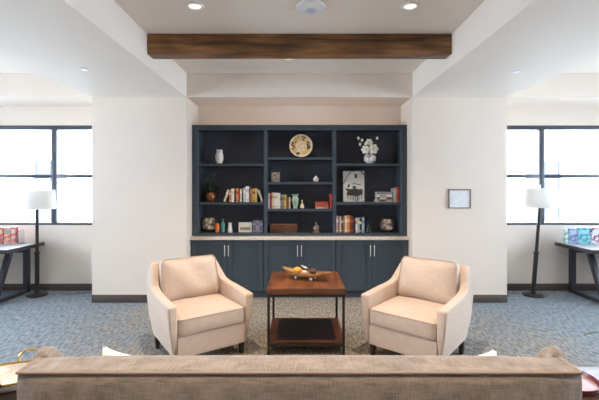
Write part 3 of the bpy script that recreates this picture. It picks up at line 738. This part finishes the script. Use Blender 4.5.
# flower vase
t = thing('flower_vase', 'round white vase with marks and white blossoms on top right shelf', 'vase', (X(369.8, YM), YM, ZL['rA']+.0005))
MB().lathe([(.040, 0), (.060, .010), (.086, .045), (.092, .08), (.084, .118), (.066, .138), (.060, .142), (.054, .138), (.058, .12), (.001, .11)], n=28).build('body', mat('marbled_white_glaze', (.82, .80, .77), .25, c2=(.22, .20, .20), scale=11, lo=.36, hi=.46), t)
st = MB(); lv = MB(); PET = mat('white_petals', (.88, .86, .78), .6, c2=(.80, .78, .66), scale=20)
fl = [(-.075, -.06, .205, 1.2), (.038, -.06, .215, 1.4), (-.015, -.02, .315, 1.05)]
for (fx, fy, fz, k) in fl:
    st.tube([(0, 0, .11), (fx*.5, fy*.5, fz*.75), (fx, fy, fz)], .003, 5)
    m_ = MB()
    for ring, (np_, tilt, L_) in enumerate(((6, .25, .056), (5, .8, .042))):
        for i in range(np_):
            a = 2*PI*i/np_ + ring*.5
            d = Vector((math.cos(a)*math.cos(tilt), -math.sin(tilt)*.9, math.sin(a)*math.cos(tilt)))
            nv = len(m_.bm.verts)
            m_.ball((0, 0, 0), (L_*k*.52, .007*k, L_*k*.40), 2)
            m_.bm.verts.ensure_lookup_table(); vs = [m_.bm.verts[q_] for q_ in range(nv, len(m_.bm.verts))]
            q = Vector((1, 0, 0)).rotation_difference(d)
            for v in vs: v.co = q @ (v.co + Vector((L_*k*.5, 0, 0))) + Vector((fx, fy, fz))
    m_.build('blossom', PET, t)
    MB().ball((fx, fy-.028*k, fz), .009*k).build('blossom_centre', mat('yellow_stamen', (.62, .50, .16), .7), t)
for (bx, by, bz) in ((-.172, -.02, .375), (-.118, -.03, .345), (-.145, -.01, .285), (.105, -.02, .375), (.07, 0, .41), (-.02, 0, .42), (-.065, -.02, .29)):
    st.tube([(0, 0, .11), (bx*.45, by, bz*.65), (bx, by, bz)], .0025, 5)
    if bz > .40: lv.ball((bx, by, bz), (.008, .008, .013), 1)
    else: MB().lathe([(.004, -.022), (.017, -.006), (.019, .006), (.012, .022), (.001, .03)], (bx, by, bz), 12).build('bud', PET, t)
for i in range(26):
    a = random.uniform(0, 2*PI); r = random.uniform(.03, .14)
    leaf(lv, (math.cos(a)*r*.7, math.sin(a)*r*.35, random.uniform(.15, .34)), (math.cos(a), math.sin(a)*.5, random.uniform(0, .8)), random.uniform(.05, .08), .022)
for j in range(9):
    q = j/8; leaf(lv, (.06+.09*q, 0, .22+.12*q), (1, random.uniform(-.3, .3), random.uniform(-.3, .8)), .05, .016)
st.build('stems', mat('dark_twig', (.10, .09, .05), .7), t); lv.build('leaves', mat('olive_leaf', (.16, .19, .09), .5, c2=(.05, .07, .035), scale=30), t, smooth=False)
# black and white print
t = thing('art_print', 'black and white print leaning on the right shelf', 'print', (X(354.4, YM), YM+.06, ZL['rB']+.001))
t.rotation_euler = (math.radians(-3), 0, 0)
w, h = 21.3*SM*1.01, 31.2*SM
MB().box(-w/2, w/2, 0, .02, 0, h, .001).build('panel', mat('off_white_board', (.93, .92, .90), .6, c2=(.88, .87, .85), scale=8), t)
INK = mat('black_ink', (.045, .042, .042), .6, c2=(.11, .105, .10), scale=60)
def P(u, v): return (-w/2+u*w, v*h)        # u right, v up
m_ = MB()
def blob(pts, d=.0015): m_.prism([P(*q) for q in pts], -d, .001, 'y')
def strip(a, b, t_=.012):
    A, B = Vector(P(*a)), Vector(P(*b)); n_ = (B-A).normalized(); n_ = Vector((-n_.y, n_.x))*t_*w/2*1.0/1
    m_.prism([tuple(A+n_), tuple(B+n_), tuple(B-n_), tuple(A-n_)], -.0015, .001, 'y')
strip((.0, .56), (.18, .80), .03); strip((.18, .80), (.36, .98), .03); strip((.36, .98), (.58, .985), .02); strip((.84, .985), (.985, .88), .05)
blob([(.54, .90), (.66, .90), (.66, .80), (.60, .75), (.54, .80)])
strip((.40, .575), (.86, .565), .02); strip((.46, .59), (.60, .60), .02); strip((.66, .555), (.80, .55), .02)
blob([(.20, .50), (.24, .57), (.30, .58), (.32, .52), (.30, .47), (.22, .46)])
blob([(.44, .50), (.52, .52), (.60, .50), (.62, .46), (.52, .44), (.44, .45)])
blob([(.10, .40), (.16, .44), (.30, .41), (.44, .42), (.52, .45), (.62, .43), (.72, .40), (.80, .41), (.88, .41), (.92, .34), (.90, .24), (.84, .22), (.76, .20), (.66, .18), (.52, .19), (.44, .20), (.30, .20), (.20, .20), (.16, .26), (.20, .34)])
for u, v0, tw in ((.22, .09, .035), (.36, .07, .04), (.47, .04, .045), (.56, .02, .045), (.66, .0, .055), (.74, .05, .04), (.86, .09, .035)):
    blob([(u-tw/2, .22), (u+tw/2, .22), (u+tw*.4, v0), (u-tw*.4, v0)])
m_.build('printed_scene', INK, t, smooth=False)
# black figurine
t = thing('black_figurine', 'black rounded cat-like figurine right of the bottom row of books', 'figurine', (X(368.6, YM), YM, ZL['bot']+.0005))
MB().lathe([(.040, 0), (.048, .01), (.046, .06), (.034, .10), (.020, .125), (.001, .135)], n=20).build('body', DK, t)
MB().ball((-.006, -.01, .145), (.026, .026, .024)).build('head', DK, t)
MB().tube([(.03, 0, .02), (.052, 0, .04), (.050, 0, .08), (.036, 0, .10)], .008, 8).build('tail', DK, t)

# ------------------------------------------------------------ coffee table
TY0, TY1, TH = 3.66, 4.38, .64
TX0, TX1 = X(267, TY0), X(345.2, TY0)
tw = TX1-TX0; td = TY1-TY0
t = thing('coffee_table', 'square chestnut wood table with black metal frame between armchairs', 'table', ((TX0+TX1)/2, (TY0+TY1)/2, 0))
top = MB()
nb = 5
for i in range(nb):
    a = -tw/2+tw*i/nb; top.box(a+.0004, a+tw/nb-.0004, -td/2, td/2, TH-.056, TH, .0015, 1)
top.build('tabletop', M['table'], t)
MB().box(-tw/2-.002, tw/2+.002, -td/2-.006, -td/2, TH-.058, TH-.001, .002).box(-tw/2-.002, tw/2+.002, td/2, td/2+.006, TH-.058, TH-.001, .002).build('edge_band', M['table_edge'], t)
lg = .024
for sx in (-1, 1):
    for sy in (-1, 1):
        x = sx*(tw/2-lg/2-.002); y = sy*(td/2-lg/2-.002)
        MB().box(x-lg/2, x+lg/2, y-lg/2, y+lg/2, 0, TH-.06, .002).build('leg', M['black'], t)
a, b = tw/2-.002, td/2-.002
for z0, z1 in ((TH-.080, TH-.0585), (.092, .112)):
    MB().box(-a+lg, a-lg, -b, -b+.02, z0, z1).box(-a+lg, a-lg, b-.02, b, z0, z1).box(-a, -a+.02, -b+lg, b-lg, z0, z1).box(a-.02, a, -b+lg, b-lg, z0, z1).build('frame_rail', M['black'], t)
sh = MB(); z0, z1 = .1125, .128
sh.box(-a+.0, a, -b+lg, -b+lg+.055, z0, z1).box(-a, a, b-lg-.055, b-lg, z0, z1)
sh.box(-a, -a+.075, -b+lg+.055, b-lg-.055, z0, z1).box(a-.075, a, -b+lg+.055, b-lg-.055, z0, z1)
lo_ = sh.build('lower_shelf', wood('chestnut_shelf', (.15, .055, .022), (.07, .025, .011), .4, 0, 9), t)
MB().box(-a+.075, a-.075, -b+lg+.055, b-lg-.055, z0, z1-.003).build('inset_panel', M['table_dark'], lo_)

# boat bowl
BY, BX = 4.03, .06
t = thing('dough_bowl', 'long boat-shaped wooden bowl on white ball feet on the table', 'bowl', (BX, BY, TH+.001), math.radians(-27))
Lb, Wb, n = .27, .085, 24
bm = bmesh.new(); rings = []
for i in range(n+1):
    u = -1+2*i/n
    ww = Wb*(1-abs(u)**2.2)**.75+.004; zt = .072+.026*abs(u)**2.2+.008*max(0, -u)**3; zb_ = .022+.050*abs(u)**2.5+.015*max(0, -u)**3
    ring = []
    for k_ in range(17):
        a = PI*k_/16; ring.append((u*Lb, -math.cos(a)*ww, zt-(zt-zb_)*math.sin(a)))
    tk = .007
    for k_ in range(16, -1, -1):
        a = PI*k_/16; ring.append((u*Lb*.97, -math.cos(a)*max(ww-tk, .0015), zt-max(zt-zb_-tk, .001)*math.sin(a)))
    rings.append([bm.verts.new(p) for p in ring])
for A, B in zip(rings, rings[1:]):
    m = len(A)
    for k_ in range(m): bm.faces.new((A[k_], A[(k_+1) % m], B[(k_+1) % m], B[k_]))
bm.faces.new(rings[0]); bm.faces.new(rings[-1][::-1])
mb = MB(); mb.bm.free(); mb.bm = bm
mb.build('bowl_body', wood('honey_wood', (.62, .36, .14), (.36, .18, .06), .4, 0, 12), t)
for x in (-.085, .085):
    for s in (-1, 1): MB().ball((x, s*.045, .0145), .0145).build('foot', WHITE_C, t)
def inbowl(name, lab, cat, u, v, zz, fn, m, group=None, rz=0.):
    c, s = math.cos(math.radians(-27)), math.sin(math.radians(-27))
    mb = MB(); fn(mb)
    return tag(mb.build(name, m, loc=(BX+u*c-v*s, BY+u*s+v*c, TH+zz+.006), rot=(0, rz, math.radians(-27))), lab, cat, group)
g = 'dried ornaments in the boat bowl'
inbowl('yellow_gourd', 'golden yellow gourd at the left of the bowl', 'gourd', -.085, -.012, .079, lambda b: b.lathe([(.003, -.055), (.018, -.045), (.033, -.015), (.034, .010), (.024, .035), (.010, .055), (.002, .060)], n=16, axis='x'), mat('gourd_skin', (.80, .42, .05), .45, c2=(.62, .28, .04), scale=18))
inbowl('ribbed_ball', 'large dark brown ball at the right of the bowl', 'ball', .085, .0, .082, lambda b: b.ball((0, 0, 0), (.042, .036, .033), 3, .02), mat('brown_husk', (.13, .05, .03), .6, c2=(.05, .02, .015), scale=40), g)
inbowl('dried_pod', 'white curled pod resting on top of the bowl filling', 'pod', .0, -.008, .112, lambda b: b.tube([(-.045, 0, .020), (-.02, 0, .008), (.01, 0, -.002), (.035, 0, -.006)], [.004, .011, .012, .005], 10), mat('bleached_pod', (.72, .68, .64), .6, c2=(.40, .34, .30), scale=24), g)
inbowl('dried_pod', 'dark brown pod under the white pod', 'pod', -.002, .018, .085, lambda b: b.ball((0, 0, 0), (.030, .024, .024), 2, .04), mat('brown_husk', (.13, .05, .03)), g)
inbowl('white_ball', 'pale cream ball at the front middle of the bowl', 'ball', .012, -.040, .074, lambda b: b.ball((0, 0, 0), (.034, .018, .018), 2, .05), mat('cream_husk', (.80, .68, .55), .7, c2=(.62, .48, .36), scale=30), g)
inbowl('dried_pod', 'orange brown pod between the gourd and cream ball', 'pod', -.045, -.045, .076, lambda b: b.ball((0, 0, 0), (.020, .016, .015), 2, .04), mat('rust_husk', (.46, .17, .05), .6, scale=30), g)

# ------------------------------------------------------------ armchairs
def pipe_loop(pts, r=.005): return MB().tube(pts, r, 6, closed=True)
def rloop(w, d, z, r, n=5, bow=0.):
    out = []
    for x, y in rrect(w, d, r, n): out.append((x, y, z))
    return out
def make_armchair(label, x, y, rz):
    t = thing('armchair', label, 'armchair', (x, y, 0), rz, 'blush armchairs facing each other'); t.scale = (1.04, 1., 1.025)
    def taper(mb):
        for v in mb.bm.verts:
            k = max(0., min(1., (v.co.z-.58)/.25)); v.co.x *= (1-.13*k*k*(3-2*k))*(1-.07*max(0, v.co.y+.1)/.5)
        return mb
    # arms: side panels seen from the side (y, z); the top runs level, then climbs into the back
    prof = [(-.395, .115), (-.425, .35), (-.425, .560), (-.30, .568), (-.12, .580), (.06, .592), (.15, .615), (.21, .68), (.26, .75), (.31, .797), (.385, .803), (.408, .77), (.41, .60), (.36, .30), (.285, .115)]
    for s in (-1, 1):
        def fb(yy, zz, s=s): return -s*(.060*(max(0, .50-zz)/.40)**1.5)
        taper(MB().prism(prof, s*.312, s*.395, 'x', .018, 3, fb)).build('arm', M['chair'], t, ang=50)
    back = MB().prism([(.225, .115), (.24, .45), (.275, .74), (.31, .79), (.375, .803), (.403, .77), (.405, .60), (.36, .30), (.285, .115)], -.313, .313, 'x', .014, 3)
    taper(back).build('back', M['chair'], t, ang=50)
    MB().rbox((0, -.095, .205), (.626, .64, .19), .018, n=6).build('seat_base', M['chair'], t)
    sc_ = MB().rbox((0, -.100, .375), (.616, .645, .160), .035, (0, .012, .022), 12).build('seat_cushion', M['chair'], t, ang=80)
    for z in (.438, .312): pipe_loop([(a, b-.100, z) for a, b in rrect(.620, .655, .04, 5)], .0045).build('piping', M['chair_pipe'], sc_)
    def lean(p, q):
        p = p.copy(); u = q.z*.5+.5; p.x *= 1-.06*u; p.z += .012*abs(q.x)**3*u
        p.y += .012*math.sin(q.x*5+q.z*3)*(1-q.x**2)
        return p
    bc_ = MB().rbox((0, 0, .195), (.575, .165, .39), .055, (0.006, .045, .012), 12, lean).build('back_cushion', M['chair'], t, loc=(0, .155, .450), rot=(math.radians(-14), 0, 0), ang=80)
    pts = [(a*(1-.06*(b/.41+.5)), -.062, b+.195+.012*(abs(a)/.29)**3*(b/.39+.5)) for a, b in rrect(.572, .385, .05, 5)]
    pipe_loop(pts, .0045).build('piping', M['chair_pipe'], bc_)
    for sx in (-1, 1):
        for sy, yy in ((-1, -.355), (1, .22)):
            lx = sx*.300
            MB().prism([(-.024, .118), (.024, .118), (.015, 0), (-.015, 0)], -.020, .020, 'y', .003, 1).build('leg', M['leg_wood'], t, loc=(lx, yy, 0))
    return t
make_armchair('blush linen armchair left of the coffee table', -1.02, 3.85, math.radians(36))
make_armchair('blush linen armchair right of the coffee table', 1.165, 3.76, math.radians(-41))

# ------------------------------------------------------------ sofa (its back towards the camera)
SW_, SY, SZ = 1.10, 1.505, .889
t = thing('sofa', 'taupe tweed sofa seen from behind in the foreground', 'sofa', (0, SY, 0))
MB().rbox((0, .075, .49), (2*SW_-.0, .15, SZ-.105), .018, (0, .004, 0), 14).build('back', M['sofa'], t, ang=80)
MB().tube([(-SW_+.01, .004, SZ-.012), (SW_-.01, .004, SZ-.012)], .0055, 8).tube([(-SW_+.004, .006, SZ-.014), (-SW_+.004, .14, SZ-.012)], .0055, 8).tube([(SW_-.004, .006, SZ-.014), (SW_-.004, .14, SZ-.012)], .0055, 8).build('piping', M['sofa_pipe'], t)
for s in (-1, 1):
    prof = [(.14, .12), (.145, SZ-.012), (.175, SZ+.004), (.215, SZ+.006), (.255, SZ-.015), (.32, .80), (.40, .66), (.52, .57), (.92, .545), (.95, .52), (.93, .12)]
    mb = MB(); secs = []
    a_, b_ = SW_-.030, SW_+.065
    for q in range(9):
        u = -1+2*q/8; dz = .055*abs(u)**3; xx = (a_+b_)/2+u*(b_-a_)/2
        secs.append([mb.bm.verts.new((s*(xx-.045*(1-min(1, max(0, (yy-.14)/.04)))), yy, zz-dz*(zz > .5))) for yy, zz in prof])
    m_n = len(prof)
    for A, B in zip(secs, secs[1:]):
        for q in range(m_n): mb.bm.faces.new((A[q], A[(q+1) % m_n], B[(q+1) % m_n], B[q]))
    mb.bm.faces.new(secs[0]); mb.bm.faces.new(secs[-1][::-1])
    mb.build('arm', M['sofa'], t, ang=70)
MB().rbox((0, .54, .19), (2*SW_-.106, .80, .16), .02, n=6).build('seat_base', M['sofa'], t)
MB().rbox((0, 0, .225), (2.08, .17, .45), .06, (0, .02, .006), 20).build('back_cushion', M['sofa'], t, loc=(0, .235, .381), rot=(math.radians(2), 0, 0), ang=80)
for i in range(2):
    x = (i-.5)*1.045
    MB().rbox((x, .60, .335), (1.04, .66, .13), .04, (0, .01, .02), 10).build('seat_cushion', M['sofa'], t, ang=80)
for sx in (-1, 1):
    for yy in (.08, .86):
        MB().prism([(-.03, .125), (.03, .125), (.02, 0), (-.02, 0)], -.025, .025, 'y', .003, 1).build('leg', M['leg_wood'], t, loc=(sx*.98, yy, 0))
def pillow(label, x, y, z, rot, sz=.42):
    mb = MB(); n_ = 14; h = sz/2; T = {}
    for side in (-1, 1):
        for i in range(n_+1):
            for j in range(n_+1):
                u, v = -1+2*i/n_, -1+2*j/n_
                edge = i in (0, n_) or j in (0, n_)
                if edge and side == 1: continue
                k = 1-.20*(1-abs(u)**2)*abs(v)**3; k2 = 1-.16*(1-abs(v)**2)*abs(u)**3
                th = .075*((1-u*u)*(1-v*v))**.42
                T[side, i, j] = mb.bm.verts.new((u*h*k2, side*th, v*h*k))
                if edge: T[1, i, j] = T[side, i, j]
    for side in (-1, 1):
        for i in range(n_):
            for j in range(n_):
                f = [T[side, i, j], T[side, i+1, j], T[side, i+1, j+1], T[side, i, j+1]]
                mb.bm.faces.new(f if side < 0 else f[::-1])
    o = mb.build('throw_pillow', M['white_cloth'], loc=(x, y, z), rot=rot, ang=80)
    return tag(o, label, 'pillow', 'white throw pillows on the sofa')
pillow('white throw pillow peeking over the left of the sofa back', -.885, 1.965, .612, (math.radians(-6), math.radians(13), 0), .31)
pillow('white throw pillow peeking over the right of the sofa back', .885, 1.965, .598, (math.radians(-6), math.radians(-13), 0), .31)

# ------------------------------------------------------------ side tables with trays
def side_table(label, x, y, h, w, d, m):
    t = thing('side_table', label, 'side table', (x, y, 0))
    MB().box(-w/2, w/2, -d/2, d/2, h-.035, h, .004).build('tabletop', m, t)
    for sx in (-1, 1):
        for sy in (-1, 1): MB().box(sx*(w/2-.035)-.018, sx*(w/2-.035)+.018, sy*(d/2-.035)-.018, sy*(d/2-.035)+.018, 0, h-.035, .002).build('leg', m, t)
    MB().box(-w/2+.06, w/2-.06, -d/2+.06, d/2-.06, .15, .17).build('lower_shelf', m, t)
side_table('dark wood side table at the left end of the sofa', -1.44, 1.98, .58, .50, .46, M['side_dark'])
side_table('polished reddish wood side table at the right end of the sofa', 1.445, 1.92, .60, .52, .48, M['side_red'])
GOLD = mat('polished_gold', (.80, .50, .13), .22, metal=1., c2=(.66, .38, .08), scale=12)
tz = .581
t = thing('gold_rimmed_tray', 'white oval tray with wavy gold rim and gold handles', 'tray', (-1.50, 2.02, tz))
def oval(a, b, k, amp, n_=48): return [(a*k*(1+amp*math.cos(8*2*PI*i/n_))*math.cos(2*PI*i/n_), b*k*(1+amp*math.cos(8*2*PI*i/n_))*math.sin(2*PI*i/n_)) for i in range(n_)]
A_, B_ = .15, .135
lay = [(oval(A_, B_, .80, 0), .0), (oval(A_, B_, .95, .01), .018), (oval(A_, B_, 1.03, .02), .045), (oval(A_, B_, 1.01, .02), .045), (oval(A_, B_, .93, .01), .022), (oval(A_, B_, .80, 0), .008)]
mb = MB(); rs = [[mb.bm.verts.new((p[0], p[1], z)) for p in L_] for L_, z in lay]
for a, b in zip(rs, rs[1:]):
    for i in range(48): mb.bm.faces.new((a[i], a[(i+1) % 48], b[(i+1) % 48], b[i]))
mb.bm.faces.new(rs[0][::-1]); mb.bm.faces.new(rs[-1])
mb.build('tray_body', mat('white_marble', (.82, .80, .78), .2, c2=(.60, .58, .57), scale=14, lo=.3, hi=.45), t)
MB().tube([(p[0], p[1], .047) for p in oval(A_, B_, 1.02, .02)], .0055, 8, closed=True).build('rim', GOLD, t)
for s in (-1, 1):
    MB().tube([(-.055, s*.135, .047), (-.06, s*.15, .075), (-.035, s*.158, .100), (0, s*.16, .108), (.035, s*.158, .100), (.06, s*.15, .075), (.055, s*.135, .047)], .0055, 8).build('handle', GOLD, t)
t = thing('red_tray', 'round maroon lacquer tray with pale inside on the right side table', 'tray', (X(566, 1.99), 1.985, .6015))
R_ = .142
MB().lathe([(R_*.8, 0), (R_*.97, .006), (R_, .028), (R_*.97, .028), (R_*.93, .010), (R_*.9, .008), (.001, .008)], n=48).build('tray_body', mat('maroon_lacquer', (.16, .035, .045), .3, scale=10), t)
MB().lathe([(R_*.89, .0085), (R_*.89, .0105), (.001, .0107)], n=40).build('inlay', mat('rose_white_inlay', (.42, .29, .32), .3, c2=(.34, .22, .25), scale=18), t)
t = thing('leafy_plant', 'plant in a dark pot at the right edge beside the sofa', 'plant', (1.72, 2.03, .6015))
MB().lathe([(.035, 0), (.045, .005), (.055, .08), (.05, .09), (.045, .08), (.001, .075)], n=20).build('pot', DK, t)
l2 = MB(); s2 = MB()
for (dx, dy, dz, L_) in ((-.125, .0, .150, .125), (-.09, -.015, .10, .09), (.05, .03, .12, .10), (.07, -.03, .09, .09), (0, .06, .12, .10), (.02, -.06, .11, .10)):
    s2.tube([(0, 0, .075), (dx*.5, dy*.5, .08+dz*.6), (dx, dy, .08+dz)], .003, 5); leaf(l2, (dx, dy, .08+dz), (dx+.0001, dy, .03), L_, .02)
s2.build('stems', mat('plant_stem', (.08, .09, .04)), t); l2.build('foliage', LEAF, t, smooth=False)

# ------------------------------------------------------------ floor lamps
def make_lamp(label, x, y, zt, leanx):
    t = thing('floor_lamp', label, 'floor lamp', (x, y, 0), group='floor lamps by the windows')
    MB().lathe([(.135, 0), (.140, .006), (.138, .018), (.10, .026), (.035, .032), (.030, .05), (.001, .05)], n=36).build('base', M['black'], t)
    tx = leanx
    MB().tube([(0, 0, .04), (tx*.45, 0, .62)], .030, 14).tube([(tx*.45, 0, .62), (tx, 0, zt)], .022, 14).build('pole', M['black'], t)
    MB().lathe([(.034, 0), (.037, .008), (.037, .022), (.030, .03)], (tx*.45, 0, .61), 18).build('collar', M['black'], t)
    s = MB(); z0 = zt-.035; z1 = z0+.275
    s.lathe([(.238, z0), (.225, z1), (.222, z1), (.235, z0)], (tx, 0, 0), 40, cap=False)
    r0, r1 = s.bm.verts[:], None
    s.build('lamp_shade', M['shade'], t)
    MB().tube([(tx, 0, zt), (tx, 0, z1+.03)], .006, 8).tube([(tx-.222, 0, z1-.01), (tx+.222, 0, z1-.01)], .003, 6).tube([(tx, -.222, z1-.01), (tx, .222, z1-.01)], .003, 6).build('harp', M['chrome'], t)
    MB().ball((tx, 0, z1+.04), (.012, .012, .016)).build('finial', M['chrome'], t)
    return t
make_lamp('black floor lamp with white drum shade beside the left desk', X(38, 5.72), 5.70, 1.30, -.0)
make_lamp('black floor lamp with white drum shade beside the right desk', X(531.5, 5.74), 5.70, 1.325, .10)
CORD = mat('grey_cord', (.10, .10, .11), .5)
tag(MB().tube([(0, 0, .006), (.12, .05, .006), (.30, .02, .006), (.45, .07, .006), (.62, .12, .006), (.75, .16, .006)], .0045, 6).build('power_cord', CORD, loc=(X(48, 5.72)+.03, 5.72, 0)), 'thin power cord on the carpet beside the left lamp base', 'cord')
tag(MB().tube([(0, 0, .006), (-.10, .03, .006), (-.22, -.03, .006), (-.33, .05, .006), (-.45, .03, .006), (-.52, .10, .006)], .0045, 6).tube([(-.02, .03, .006), (-.14, .08, .006), (-.30, .11, .006), (-.44, .13, .006)], .004, 6).build('power_cord', CORD, loc=(X(521, 5.74)-.03, 5.74, 0)), 'looped power cord on the carpet beside the right lamp base', 'cord')

# ------------------------------------------------------------ desks
def make_desk(label, s):
    t = thing('desk', label, 'desk', (s*4.75, 5.56, 0))
    MB().box(-.86, .86, -.38, .38, .698, .748, .004).build('desktop', M['desk_top'], t)
    MB().box(-.862, .862, -.386, -.38, .697, .749, .002).box(-.866, -.86, -.386, .38, .697, .749, .002).box(.86, .866, -.386, .38, .697, .749, .002).build('edge_band', M['desk_leg'], t)
    for sx in (-1, 1):
        x = sx*.64 ; a, b = x-.035, x+.035
        m_ = MB()
        m_.prism([(-.05, .696), (.02, .696), (-.29, 0), (-.36, 0)], a, b, 'x', .003, 1)
        m_.prism([(.28, .696), (.35, .696), (.35, 0), (.28, 0)], a, b, 'x', .003, 1)
        m_.box(a+.002, b-.002, -.31, .30, .0, .045, .003).box(a+.002, b-.002, -.06, .30, .655, .696)
        m_.build('leg_frame', M['desk_leg'], t)
    MB().box(-.605, .605, .29, .33, .60, .66).build('cross_rail', M['desk_leg'], t)
make_desk('grey topped desk with charcoal angled legs under the left window', -1)
make_desk('grey topped desk with charcoal angled legs under the right window', 1)
def cover_mat(name, a, b, c):
    return mat(name, a, .35, c2=b, scale=c, lo=.45, hi=.55)
def gbox(label, px0, px1, py0, Y, ca, cb, sc_, cs, grp, spine=.05):
    w = (px1-px0)*Y/F-.003; z = .7495
    ybase = HY+(HC-z)*F/Y; h = (ybase-py0)*Y/F
    t = thing('boxed_puzzle', label, 'box', (X((px0+px1)/2, Y), Y, z), group=grp)
    MB().box(-w/2, w/2, 0, spine, 0, h, .002, 1).build('carton', cover_mat('carton_'+label[:14], ca, cb, sc_), t)
    MB().box(-w/2+w*.12, w/2-w*.12, -.0015, .001, h*.62, h*.86).build('title_band', mat('title_'+label[:14], cs, .4), t)
g = 'colourful boxes on the left desk'
gbox('dark red box at the left edge on the left desk', -6, 3.5, 227.5, 5.72, (.45, .04, .05), (.25, .20, .15), 18, (.60, .35, .20), g)
gbox('red and tan box in the middle on the left desk', 3.7, 10.5, 227.5, 5.72, (.50, .08, .06), (.55, .42, .30), 22, (.20, .25, .22), g)
gbox('red box at the right end on the left desk', 10.7, 15.8, 227.0, 5.72, (.55, .03, .06), (.50, .40, .33), 16, (.60, .50, .42), g)
t = thing('acrylic_stand', 'clear acrylic bookend beside the red boxes on left desk', 'bookend', (X(18.5, 5.72), 5.72, .7495))
ACR = bpy.data.materials.new('clear_acrylic'); ACR.use_nodes = True; pr = ACR.node_tree.nodes['Principled BSDF']; pr.inputs['Transmission Weight'].default_value = .9; pr.inputs['Roughness'].default_value = .05; pr.inputs['IOR'].default_value = 1.3
MB().box(-.005, 0, 0, .12, 0, .20, .001, 1).build('upright_panel', ACR, t); MB().box(0, .05, 0, .12, 0, .005).build('foot_panel', ACR, t)
g = 'colourful boxes on the right desk'
gbox('slim white and mint box at the left end on right desk', 565.2, 568.6, 229.5, 5.72, (.75, .80, .76), (.20, .50, .42), 20, (.25, .45, .42), g)
gbox('blue and violet box second from left on right desk', 568.9, 577.6, 228.5, 5.72, (.12, .16, .40), (.35, .42, .58), 20, (.42, .55, .70), g)
gbox('teal box in the middle on the right desk', 577.9, 590.6, 228.0, 5.72, (.02, .28, .36), (.25, .55, .62), 16, (.30, .60, .66), g)
gbox('maroon and white box on the right desk at the right edge', 590.9, 603, 228.0, 5.72, (.25, .03, .08), (.72, .70, .74), 20, (.70, .66, .70), g)

# ------------------------------------------------------------ light
W_ = bpy.data.worlds.new('overcast_sky'); sc.world = W_; W_.use_nodes = True
bg = W_.node_tree.nodes['Background']; bg.inputs['Color'].default_value = (.82, .91, 1.0, 1); bg.inputs['Strength'].default_value = 9.0
sc.view_settings.view_transform = 'Standard'; sc.view_settings.look = 'None'; sc.view_settings.gamma = 1; sc.view_settings.use_curve_mapping = False
sc.view_settings.exposure = 1.36
sc.cycles.use_denoising = True
sc.cycles.max_bounces = 10; sc.cycles.diffuse_bounces = 6; sc.cycles.transparent_max_bounces = 12
sc.cycles.sample_clamp_indirect = 8

cam = bpy.data.cameras.new('camera'); co = bpy.data.objects.new('camera', cam); col.objects.link(co); sc.camera = co
co.location = (0, 0, HC); co.rotation_euler = (PI/2, 0, 0)
cam.sensor_width = 36; cam.lens = F/599*36; cam.shift_y = -(200-HY)/599; cam.clip_start = .05; cam.clip_end = 200
